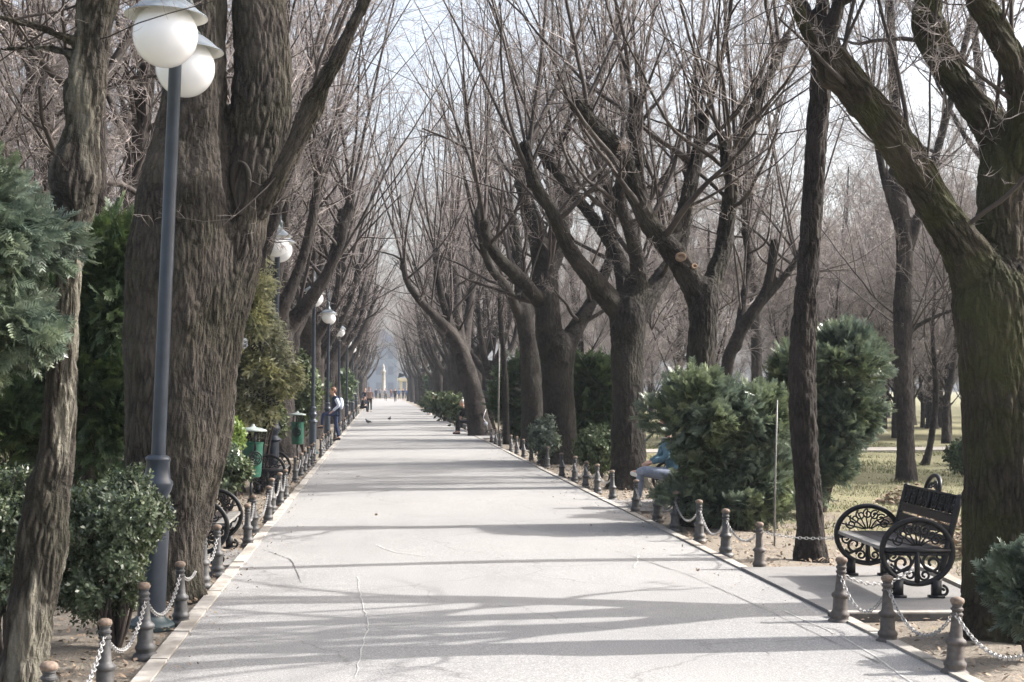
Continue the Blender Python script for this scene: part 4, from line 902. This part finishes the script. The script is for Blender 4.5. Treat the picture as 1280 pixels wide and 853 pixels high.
right = [[(3.44, 7.5), (3.44, 8.62), (3.42, 9.7), (3.35, 10.5)], [(3.57, 13.55), (3.54, 14.75), (3.57, 16.1), (3.54, 17.3), (3.58, 18.6), (3.49, 19.7)], [(3.57, 22.1), (3.55, 23.5), (3.55, 24.9), (3.55, 26.3), (3.5, 27.7)], [(3.6, 31.0), (3.6, 32.4), (3.57, 34), (3.55, 35.6), (3.55, 37.4), (3.55, 39)], [(3.5, 42), (3.5, 43.6), (3.5, 45.2)], [(3.55, 56.4), (3.55, 57.8)]]
y = 60.0
while y < 110:
    right.append([(3.55, y + q * 1.4) for q in range(6)]); y += 6 * 1.4 + 3
row(right, 'right', RX, rusty=(0, 1, 2, 3, 4))
chain((3.35, 10.5), (3.97, 10.72), 'chain running from the bench-side bollard back towards the bench pad', 'right kerb chains', .1)
chain((3.57, 13.55), (4.35, 13.2), 'taut pale chain from the end bollard towards the slender straight tree', 'right kerb chains', .05)

# ------------------------------------------------------------------ benches
def scroll(c, r0, r1, a0, turns, n=22):
    t = np.linspace(0, 1, n); r = r0 + (r1 - r0) * t; a = a0 + turns * 2 * math.pi * t
    return np.c_[c[0] + r * np.cos(a), c[1] + r * np.sin(a)]
def make_bench(L=1.38):
    """faces -X; side arms in the XZ plane; back at +X"""
    root = empty('bench', (0, 0, 0)); I = M['iron']
    for s in (-1, 1):
        y = s * L / 2; cx, cz, a, bb_ = 0.0, .365, .285, .265
        th = np.linspace(0, 2 * math.pi, 44, endpoint=False)
        b = MB()
        for w, k in ((.0, 1.0), (.0, .93)):
            P = np.c_[cx + a * k * np.cos(th) + .03 * (np.sin(th) < 0) * 0, np.full(44, y), cz + bb_ * k * np.sin(th)]; b.tube(P, .013, 8, closed=True)
        # flat rim band
        for side in (-.028, .028):
            pass
        ro = np.stack([cx + a * 1.03 * np.cos(th), cz + bb_ * 1.03 * np.sin(th)], -1); ri = np.stack([cx + a * .9 * np.cos(th), cz + bb_ * .9 * np.sin(th)], -1)
        v = np.concatenate([np.c_[ro[:, 0], np.full(44, y - .022), ro[:, 1]], np.c_[ro[:, 0], np.full(44, y + .022), ro[:, 1]], np.c_[ri[:, 0], np.full(44, y + .012), ri[:, 1]], np.c_[ri[:, 0], np.full(44, y - .012), ri[:, 1]]])
        j = np.arange(44); j2 = (j + 1) % 44; f = []
        for q in range(4): f.append(np.stack([q * 44 + j, q * 44 + j2, ((q + 1) % 4) * 44 + j2, ((q + 1) % 4) * 44 + j], -1))
        b.add(v, np.concatenate(f)); arm = b.build('arm_ring', I, root)
        t = MB(); put = lambda P2, r=.009: t.tube(np.c_[P2[:, 0] + cx, np.full(len(P2), y), P2[:, 1]], r, 6)
        for k in range(7):      # upper fan of leaves
            an = math.radians(18 + k * 24); c0 = (.155 * math.cos(an), cz + .05 + .135 * math.sin(an)); put(scroll(c0, .045, .012, an, 1.3), .0075)
            put(np.array([[.03 * math.cos(an), cz + .05], [.1 * math.cos(an + .12), cz + .05 + .09 * math.sin(an + .12)], [.24 * math.cos(an), cz + .04 + .19 * math.sin(an)]]), .007)
        for sx in (-1, 1):      # lower scrolls
            put(scroll((sx * .12, cz - .09), .085, .02, 1.5 if sx < 0 else 1.6, 1.4 * sx), .012); put(scroll((sx * .19, cz - .035), .05, .012, 0, 1.3 * sx), .009); put(scroll((sx * .06, cz - .185), .045, .012, 3, 1.3 * sx), .010)
            put(np.array([[0, cz - .03], [sx * .06, cz - .12], [sx * .16, cz - .17], [sx * .2, cz - .14]]), .013)
        put(np.array([[0, cz], [0, cz - .25]]), .022); put(np.array([[-.26, cz + .01], [.26, cz + .01]]), .022); put(np.array([[-.25, cz - .02], [.25, cz - .02]]), .012)
        t.build('scrollwork', I, arm)
        for sx in (-1, 1):
            q = MB(); fx = sx * .15
            q.box((fx, y, .075), (.07, .05, .13)); q.tube(np.c_[scroll((fx + sx * .05, .052), .045, .012, math.pi / 2, 1.2 * (-sx))[:, 0], np.full(22, y), scroll((fx + sx * .05, .052), .045, .012, math.pi / 2, 1.2 * (-sx))[:, 1]], .012, 6); q.box((fx, y, .01), (.12, .06, .02)); q.build('foot', I, root)
    for k in range(4):
        b = MB(); b.box((-.215 + k * .115, 0, .385), (.108, L - .02, .028)); b.build('seat_slat', M['slat_worn' if k < 1 else 'slat'], root, smooth=False)
    # back: two posts, planks, ornamental panels and an arched crest
    tilt = .25; bx = lambda z: .235 + (z - .385) * tilt
    for s in (-1, 1):
        b = MB(); t = np.linspace(.2, .80, 10); b.tube(np.c_[bx(t), np.full(10, s * (L / 2 - .01)), t], .026, 8); b.ball((bx(.80), s * (L / 2 - .01), .80), .028); b.build('back_post', I, root)
    Mx = np.array(Matrix.Rotation(math.atan(tilt), 3, 'Y'))
    for z, h in ((.45, .07), (.535, .07), (.615, .06)):
        b = MB(); b.box((bx(z), 0, z), (.022, L - .04, h), M=Mx); b.build('back_slat', M['slat'], root, smooth=False)
    b = MB(); b.box((bx(.64), 0, .653), (.03, L - .04, .016), M=Mx); b.box((bx(.80), 0, .805), (.032, L - .04, .02), M=Mx); b.box((bx(.72), 0, .725), (.03, .04, .16), M=Mx)
    for k in range(2):
        for q in range(7):
            y0 = (-.6 + q * .08) if k == 0 else (.11 + q * .08)
            for zz, dr in ((.70, 1), (.76, -1)):
                P2 = scroll((y0 + .03 * (q % 2), zz), .04, .008, q * 1.3, 1.25 * dr); b.tube(np.c_[bx(P2[:, 1]), P2[:, 0], P2[:, 1]], .008, 5)
            b.tube(np.array([[bx(.66), y0, .66], [bx(.73), y0 + .03, .73], [bx(.80), y0 - .01, .80]]), .008, 5)
    b.box((bx(.73) + .012, 0, .728), (.008, L - .06, .14), M=Mx); b.build('back_panel', I, root)
    b = MB(); th = np.linspace(0, math.pi, 22); zz = .80 + .135 * np.sin(th) ** .75; b.tube(np.c_[bx(zz), .17 * np.cos(th), zz], .018, 8)
    for q in range(5):
        P2 = scroll((-.1 + q * .05, .835 + .03 * math.sin(q * math.pi / 4)), .032, .008, q, 1.2); b.tube(np.c_[bx(P2[:, 1]), P2[:, 0], P2[:, 1]], .008, 5)
    b.build('back_crest', I, root)
    return root
be = make_bench(); be.location = (4.33, 12.2, .03); be.rotation_euler = (0, 0, math.radians(-3)); tag(be, 'ornate black cast iron bench with crested back on the pad right of the path', 'bench', 'ornate park benches')
for (x, y, rz, lab) in [(-1.75, 14.6, 180, 'ornate black bench peeking out right of the huge furrowed trunk'), (-1.82, 24.0, 180, 'ornate black bench behind the column of the second lamp post'), (4.35, 20.8, 0, 'ornate black bench carrying the person in jeans, hidden by thuja'), (3.55, 53.6, 0, 'bench under the leaning grey tree carrying the person in black')]:
    o = copy_tree(be); o.location = (x, y, .0); o.rotation_euler = (0, 0, math.radians(rz)); tag(o, lab, 'bench', 'ornate park benches')

# ------------------------------------------------------------------ litter bins
def make_bin():
    root = empty('litter_bin', (0, 0, 0))
    b = MB(); b.tube([(0, 0, -.05), (0, 0, .36)], .022, 10); b.tube([(0, 0, -.02), (0, 0, .04)], .05, 10); b.build('stand', M['iron'], root)
    b = MB(); b.lathe([(0, .36), (.11, .36), (.14, .38), (.148, .5), (.155, .66), (.16, .88), (.168, .885), (.168, .90), (.155, .90), (.15, .80), (0, .78)], n=26); flat(b.build('body', M['bin_green'], root), 45)
    b = MB()
    for a in range(4):
        an = math.pi / 4 + a * math.pi / 2; b.tube([(.145 * math.cos(an), .145 * math.sin(an), .86), (.13 * math.cos(an), .13 * math.sin(an), 1.08)], .009, 6)
    th = np.linspace(0, 2 * math.pi, 24, endpoint=False)
    for zz, rr in ((.88, .145), (1.06, .132)): b.tube(np.c_[rr * np.cos(th), rr * np.sin(th), np.full(24, zz)], .01, 6, closed=True)
    b.tube([(0, -.155, .78), (0, -.13, 1.09)], .02, 6); b.build('bracket', M['iron'], root)
    b = MB(); b.lathe([(.0, 1.075), (.20, 1.06), (.212, 1.065), (.205, 1.085), (.12, 1.11), (.05, 1.12), (.03, 1.14), (.02, 1.165), (0, 1.17)], n=26); b.build('lid', M['bin_lid'], root)
    b = MB(); th = np.linspace(0, 2 * math.pi, 26, endpoint=False); c = (0, -.178, .66)
    for r in (.1, .07, .03): b.tube(np.c_[r * np.cos(th), np.full(26, c[1]), c[2] + r * np.sin(th)], .011 if r == .1 else .008, 6, closed=True)
    for q in range(6):
        a = q * math.pi / 3; b.tube([(.02 * math.cos(a), c[1], c[2] + .02 * math.sin(a)), (.1 * math.cos(a), c[1], c[2] + .1 * math.sin(a))], .008, 5)
    b.build('emblem', M['iron'], root); return root
bi = make_bin(); bi.location = (-1.95, 21.7, 0); bi.rotation_euler = (0.02, .03, .35); tag(bi, 'nearer green pedestal litter bin, left of the second lamp post', 'litter bin', 'green litter bins')
o = copy_tree(bi); o.location = (-1.98, 34.5, .0); o.rotation_euler = (0, 0, -.05); tag(o, 'farther green litter bin, left of the third lamp post', 'litter bin', 'green litter bins')
# wooden stakes
for (px, py, top, D_, r_, lab) in [(968, 668, 500, 15.7, .011, 'thin weathered stake in front of the round thuja bush'), (623, 552, 430, 44, .03, 'thin pole left of the thin young tree')]:
    g = W(px, 0, D_); b = MB(); h_ = H - (top - VY) / F * D_; b.tube([(0, 0, -.05), (.01, 0, h_ * .5), (.03, 0, h_)], [r_, r_ * .9, r_ * .8], 7); o = b.build('wooden_stake', M['slat_worn']); o.location = (g[0], D_, 0); tag(o, lab, 'stake')

# ------------------------------------------------------------------ people
def skin_mesh(name, verts, edges, radii, mtl, parent, levels=2, root_i=0):
    me = bpy.data.meshes.new(name); me.from_pydata([tuple(v) for v in verts], edges, []); o = bpy.data.objects.new(name, me); C.objects.link(o)
    sk = o.modifiers.new('skin', 'SKIN'); sk.use_smooth_shade = True
    for q, r in enumerate(radii):
        sv = me.skin_vertices[0].data[q]; sv.radius = (r, r) if np.isscalar(r) else r; sv.use_root = (q == root_i)
    ss = o.modifiers.new('sub', 'SUBSURF'); ss.levels = levels; ss.render_levels = levels
    dg = bpy.context.evaluated_depsgraph_get(); m2 = bpy.data.meshes.new_from_object(o.evaluated_get(dg)); o.modifiers.clear(); o.data = m2
    m2.materials.clear(); m2.materials.append(mtl)
    for p_ in m2.polygons: p_.use_smooth = True
    o.parent = parent; return o
def person(J, label, loc, rz, top, legs, hair, shoe, group=None, scale=1.0, hairlen=0.0, coat=0.0, detail=True):
    """J: joints in metres; person faces -Y at rz=0"""
    root = empty('person', loc, rz); root.scale = (scale,) * 3; tag(root, label, 'person', group)
    g = lambda k: np.array(J[k], float)
    hip, chest, neck, head = g('hip'), g('chest'), g('neck'), g('head')
    hs = {s: g('hip' + s) for s in 'LR'}
    V = [hip, chest, neck, head - np.array([0, 0, .06])]; Rr = [.10, .12, .05, .055]; E = [(0, 1), (1, 2), (2, 3)]
    def add(v, r, frm): V.append(np.array(v, float)); Rr.append(r); E.append((frm, len(V) - 1)); return len(V) - 1
    for s in 'LR':
        i = add(g('sh' + s), .052, 1); i = add(g('el' + s), .038, i); i = add(g('wr' + s), .026, i); d = norm(g('wr' + s) - g('el' + s)); i = add(g('wr' + s) + d * .07, .03, i)
        if detail:
            sidev = norm(np.cross(d, [0, 1, .1])); 
            for f_ in (-1.5, -.5, .5, 1.5): add(g('wr' + s) + d * (.14 - abs(f_) * .008) + sidev * f_ * .017, .009, i)
            add(g('wr' + s) + d * .07 + sidev * -.05, .01, i - 0)
        i = add(hs[s], .085, 0); i = add(g('kn' + s), .058, i); i = add(g('an' + s), .038, i); add(g('toe' + s), .03, i)
    body = skin_mesh('body', V, E, Rr, M['skin'], root, 1)
    # head with face
    b = MB(); b.ball(head, (.078, .095, .115), 18, 14); f_ = norm(g('face')) if 'face' in J else np.array([0, -1.0, 0]); sd_ = np.cross(f_, [0, 0, 1.0])
    b.ball(head + f_ * .095 + [0, 0, -.015], .017, 8, 6); b.ball(head + f_ * .03 + [0, 0, -.07], (.055, .06, .05), 12, 8)
    for s in (-1, 1): b.ball(head + sd_ * s * .08 + [0, 0, -.01], (.015, .02, .03), 8, 6)
    hd = b.build('head', M['skin'], body)
    b = MB()
    for s in (-1, 1): b.ball(head + f_ * .082 + sd_ * s * .032 + [0, 0, .012], .011, 7, 5)
    b.ball(head + f_ * .087 + [0, 0, -.05], (.022, .012, .006), 8, 5); b.build('face_features', HAIR['dark'], hd)
    b = MB(); b.ball(head - f_ * .022 + [0, 0, .028], (.09, .102, .108), 18, 12)
    if hairlen: b.ball(head - f_ * .05 + [0, 0, -hairlen * .5], (.08, .06, hairlen * .7 + .05), 12, 8)
    b.build('hair', hair, root)
    V = [hip + [0, 0, -.02], (hip + chest) / 2, chest, neck + [0, 0, -.03]]; Rr = [(.165, .115), (.15, .11), (.175, .125), (.07, .07)]; E = [(0, 1), (1, 2), (2, 3)]
    if coat: V.append(hip - np.array([0, 0, coat])); Rr.append((.2, .16)); E.append((0, len(V) - 1))
    for s in 'LR':
        i = add(g('sh' + s), .068, 2); m_ = (g('sh' + s) + g('el' + s)) / 2; i = add(m_, .058, i); i = add(g('el' + s), .05, i); i = add(g('wr' + s) - norm(g('wr' + s) - g('el' + s)) * .03, .036, i)
    skin_mesh('jacket', V, E, [r if np.isscalar(r) else (r[0], r[1]) for r in Rr], top, root, 2)
    V = [hip + [0, 0, .02]]; Rr = [.125]; E = []
    for s in 'LR':
        i = add(hs[s], .098, 0); m_ = hs[s] * .5 + g('kn' + s) * .5; i = add(m_, .085, i); i = add(g('kn' + s), .067, i); m_ = g('kn' + s) * .5 + g('an' + s) * .5; i = add(m_, .062, i); i = add(g('an' + s) * .95 + g('kn' + s) * .05, .047, i)
    skin_mesh('trousers', V, E, Rr, legs, root, 2)
    for s in 'LR':
        a, t = g('an' + s), g('toe' + s); d = norm(t - a); hl = a - np.array([d[0], d[1], 0]) * .06 + [0, 0, -.045]
        skin_mesh('shoe', [hl, a + [0, 0, -.03], t], [(0, 1), (1, 2)], [.04, .048, .036], shoe, root, 2)
    return root
HAIR = {'dark': mat('hair_dark', (.03, .02, .016), .6), 'brown': mat('hair_brown', (.16, .07, .035), .55), 'grey': mat('hair_grey', (.4, .38, .35), .6)}
def stand(step=.0, arm=.0, **k):
    J = dict(hip=(0, 0, .94), chest=(0, .0, 1.28), neck=(0, 0, 1.48), head=(0, -.015, 1.63),
             hipL=(.09, 0, .90), hipR=(-.09, 0, .90), knL=(.1, -step * .5 - .03, .49), knR=(-.1, step * .35 - .03, .49), anL=(.1, -step, .09), anR=(-.1, step, .11), toeL=(.11, -step - .15, .035), toeR=(-.11, step - .14, .035),
             shL=(.185, 0, 1.41), shR=(-.185, 0, 1.41), elL=(.235, arm * .6 + .02, 1.13), elR=(-.235, -arm * .6 + .02, 1.13), wrL=(.24, arm * 1.2 - .04, .89), wrR=(-.24, -arm * 1.2 - .04, .89)); J.update(k); return J
CL = {k: cloth(k, c) for k, c in dict(navy=(.02, .028, .06), jeans=(.035, .05, .10), light_jeans=(.24, .27, .34), white=(.62, .66, .78), black=(.012, .012, .016), teal=(.10, .18, .23), tan=(.30, .2, .16), grey=(.16, .17, .2), blue=(.04, .09, .2), red=(.3, .06, .05), shoe=(.02, .02, .025), cream=(.7, .68, .62), brown=(.12, .06, .04)).items()}
# man with one foot up on the kerb bollards
J = stand(hip=(-.02, .02, .93), chest=(.02, -.02, 1.27), head=(.02, -.10, 1.61), neck=(.02, -.05, 1.47), knL=(.12, -.42, .86), anL=(.12, -.47, .47), toeL=(.12, -.62, .44), knR=(-.1, .02, .5), anR=(-.1, .12, .09), toeR=(-.1, -.03, .035), shL=(.19, -.02, 1.40), shR=(-.17, 0, 1.41), elL=(.25, .08, 1.14), elR=(-.24, .06, 1.14), wrL=(.2, -.14, .95), wrR=(-.22, -.12, .93))
J['hipL'] = (.08, -.02, .9)
mp = person(J, 'man in dark vest and white shirt resting one foot on a bollard', (-1.44, 46.8, 0.01), math.radians(-82), CL['navy'], CL['jeans'], HAIR['brown'], CL['shoe'])
slv = []
for s in 'LR':
    a_, b_, c_ = [np.array(J[k + s], float) for k in ('sh', 'el', 'wr')]
    slv.append(skin_mesh('sleeve', [a_ + [0, 0, .0], (a_ + b_) / 2, b_, c_ * .9 + b_ * .1], [(0, 1), (1, 2), (2, 3)], [.078, .067, .058, .043], CL['white'], mp, 2))
bag = MB(); bag.ball((0, .17, 1.2), (.14, .09, .2), 14, 10); bag.build('shirt_back', CL['white'], mp)
# walkers
wl_ = [((-.75 + 0.0, 105, 0), 'person with open tan jacket and dark trousers walking towards the viewer', CL['tan'], CL['black'], .2, .25, 1.03), ((-1.15, 112, 0), 'person in dark navy coat standing behind the walker in the tan jacket', CL['navy'], CL['navy'], .1, .1, 1.0)]
for loc, lab, t_, l_, st, c_, sc_ in wl_: person(stand(st, .12), lab, loc, 0, t_, l_, HAIR['brown'], CL['shoe'], coat=c_, scale=sc_, detail=False)
fp = [(482, 501, 'grey'), (494, 503, 'black'), (499, 500, 'blue'), (504, 501, 'navy'), (475, 499, 'grey'), (470, 499, 'navy'), (489, 499, 'brown'), (508, 500, 'blue')]
fl = ['tiny far walker in grey left of the centre of the alley', 'far walker in black nearest to the viewer in the distant group', 'tiny far walker in blue just right of the one in black', 'tiny far walker in navy right of the distant group', 'tiny far grey walker second from the left in the distant group', 'tiny far walker in navy leftmost in the distant group', 'tiny far walker in brown at the centre of the alley', 'tiny far walker in blue closest to the right row of trees']
for (px, py, c_), lab in zip(fp, fl):
    g = G(px, py); person(stand(.15 if px % 2 else .05, .1), lab, (g[0], g[1], 0), random.uniform(-.4, .4) + (math.pi if px % 2 else 0), CL[c_], CL['black' if px % 3 else 'jeans'], HAIR['dark'], CL['shoe'], 'people at the far end of the alley', coat=.15, detail=False)
def sit(lean=0.0, **k):
    J = dict(hip=(0, 0, .50), chest=(0, -lean * .5, .84), neck=(0, -lean * .85, 1.03), head=(0, -lean - .03, 1.17), hipL=(.09, -.04, .47), hipR=(-.09, -.04, .47), knL=(.1, -.46, .50), knR=(-.1, -.46, .50), anL=(.1, -.47, .09), anR=(-.1, -.50, .09), toeL=(.11, -.63, .035), toeR=(-.11, -.65, .035),
             shL=(.185, -lean * .75, .97), shR=(-.185, -lean * .75, .97), elL=(.23, -.12 - lean * .5, .72), elR=(-.23, -.12 - lean * .5, .72), wrL=(.08, -.36, .64), wrR=(-.08, -.36, .64)); J.update(k); return J
# person in jeans: facing the path (-X), one ankle on the other knee
person(sit(.1, knL=(.16, -.44, .545), anL=(-.14, -.50, .50), toeL=(-.25, -.58, .48)), 'seated person in teal top and pale jeans with crossed legs', (4.2, 20.55, .0), math.radians(-90), CL['teal'], CL['light_jeans'], HAIR['brown'], CL['cream'])
person(sit(.28, elL=(.22, -.3, .78), elR=(-.22, -.3, .78)), 'person in long black clothes bent forward on a bench under the leaning tree', (3.35, 53.6, 0), math.radians(-75), CL['black'], CL['black'], HAIR['grey'], CL['shoe'], coat=.02)
person(sit(.15), 'distant seated person in blue jacket on the right side of the path', (3.7, 93, 0), math.radians(-70), CL['blue'], CL['jeans'], HAIR['grey'], CL['cream'], detail=False)
person(sit(.3, head=(0, -.25, 1.12)), 'small figure crouching by the left kerb behind the tan-jacket walker', (-1.35, 103, -.1), math.radians(70), CL['black'], CL['black'], HAIR['dark'], CL['shoe'], detail=False)
# stroller-like folded cart beside the person in black
root = empty('wheeled_cart', (3.55, 51.6, 0)); tag(root, 'small wheeled cart with thin metal frame next to the person in black', 'cart')
b = MB(); b.tube([(0, 0, .1), (.1, .1, .5), (.25, .1, .95)], .014, 6); b.tube([(.35, 0, .1), (.25, .1, .5), (.1, .1, .7)], .014, 6); b.tube([(0, .4, .1), (.1, .3, .5), (.25, .3, .95)], .014, 6); b.tube([(.25, .1, .95), (.25, .3, .95)], .014, 6); b.build('frame', M['chain'], root)
th = np.linspace(0, 2 * math.pi, 18, endpoint=False)
for x, y in ((0, -.02), (.35, -.02), (0, .42), (.35, .42)):
    b = MB(); b.tube(np.c_[x + .1 * np.cos(th), np.full(18, y), .11 + .1 * np.sin(th)], .016, 6, closed=True); b.tube([(x - .09, y, .11), (x + .09, y, .11)], .006, 4); b.build('wheel', M['iron'], root)
b = MB(); b.ball((.18, .2, .42), (.17, .16, .14), 12, 8); b.build('bag', CL['grey'], root)
# pigeons
def pigeon(px, py, rz, label):
    g = G(px, py); root = empty('pigeon', (g[0], g[1], .012), rz); tag(root, label, 'pigeon', 'pigeons on the path')
    P = MAT_P
    b = MB(); prof = catmull(np.array([[-.17, 0, .10, .008], [-.12, 0, .115, .028], [-.05, 0, .13, .055], [.03, 0, .145, .062], [.08, 0, .175, .042], [.10, 0, .215, .026], [.115, 0, .235, .027], [.135, 0, .235, .016]]), .01); b.tube(prof[:, :3], prof[:, 3], 12); b.build('body', P, root)
    b = MB(); b.tube([(.13, 0, .233), (.165, 0, .222)], [.009, .002], 6); b.build('beak', M['iron'], root)
    for s in (-1, 1):
        b = MB(); b.ball((-.03, s * .052, .135), (.11, .018, .045), 12, 8); b.build('wing', M['iron_grey'], root)
        b = MB(); b.tube([(0, s * .025, .1), (-.005, s * .028, .05), (.005, s * .028, .002), (.035, s * .03, .003)], .005, 5); b.build('leg', M['cap_rust'], root)
    b = MB(); b.box((-.19, 0, .098), (.1, .05, .012)); b.build('tail', M['iron'], root)
MAT_P = simple_noise_mat('pigeon_feathers', (.03, .034, .045), (.09, .095, .12), 25, .6, 0)
pigeon(460, 531, 2.6, 'dark pigeon on the path, the left and nearer one'); pigeon(487, 527, -1.2, 'dark pigeon on the path, the right and farther one')

# ------------------------------------------------------------------ distant buildings closing the view
def building(x0, x1, y, h, col, label, floors, cols, roofh=3):
    m = simple_noise_mat('facade_' + label[:6], tuple(c * .9 for c in col), col, .5, .8, 0); root = empty('building', ((x0 + x1) / 2, y, 0)); tag(root, label, 'building'); w = x1 - x0
    b = MB(); b.box((0, 6, h / 2), (w, 12, h)); b.box((0, 5.9, h + .2), (w + .8, 12.8, .5)); b.build('wall', m, root, smooth=False)
    b = MB(); r = np.array([(-w / 2 - .3, -.3, h + .45), (w / 2 + .3, -.3, h + .45), (w / 2 + .3, 12.3, h + .45), (-w / 2 - .3, 12.3, h + .45), (-w / 2 + 3, 6, h + .45 + roofh), (w / 2 - 3, 6, h + .45 + roofh)])
    b.add(r, [(0, 1, 5, 4), (2, 3, 4, 5), (1, 2, 5, 5), (3, 0, 4, 4)]); b.build('roof', M['lamp_paint'], root, smooth=False)
    for q in range(floors):
        for k in range(cols):
            wx = -w / 2 + (k + .5) * w / cols; wz = 1.2 + q * (h - 1) / floors
            b = MB(); b.box((wx, -.02, wz + .9), (w / cols * .45, .1, 1.7)); wo = b.build('window', M['window'], root, smooth=False)
    return root
M['window'] = mat('window_glass', (.17, .2, .25), .3)
building(-9, 3.5, 300, 11, (.27, .31, .38), 'pale grey building closing the far end of the alley', 3, 5)  # wall colour blued to imitate distance haze
building(3.7, 6.6, 262, 3.2, (.68, .6, .42), 'low cream kiosk at the far end of the alley', 1, 2, 1)  # guessed kiosk, its cream colour stands in for a sunlit yellow patch
root = empty('monument', (.6, 255, 0)); root.scale = (.75, .75, .6); tag(root, 'slim pale stone monument at the far end of the alley', 'monument')
b = MB(); b.box((0, 0, .6), (3.4, 3.4, 1.2)); b.box((0, 0, 1.6), (2.2, 2.2, .8)); b.build('plinth', M['stone'], root, smooth=False)
b = MB(); b.lathe([(.75, 2.0), (.6, 2.3), (.5, 2.6), (.42, 7.5), (.6, 7.8), (.6, 8.1), (.3, 8.3), (.35, 9), (.2, 9.8), (0, 10.2)], n=14); b.build('column', M['stone'], root)

# ------------------------------------------------------------------ haze
b = MB(); b.box((0, 385, 19), (860, 860, 42)); hz = b.build('haze', None, smooth=False); hz.data.materials.clear()
m = bpy.data.materials.new('haze'); m.use_nodes = True; m.node_tree.nodes.clear(); out = m.node_tree.nodes.new('ShaderNodeOutputMaterial'); pv = m.node_tree.nodes.new('ShaderNodeVolumePrincipled')
pv.inputs['Color'].default_value = (.82, .9, 1.0, 1); pv.inputs['Density'].default_value = 0.00038; pv.inputs['Anisotropy'].default_value = 0.2
m.node_tree.links.new(pv.outputs[0], out.inputs['Volume']); hz.data.materials.append(m); tag(hz, kind='stuff')
tag(hz, 'thin pale air haze filling the alley', 'haze')
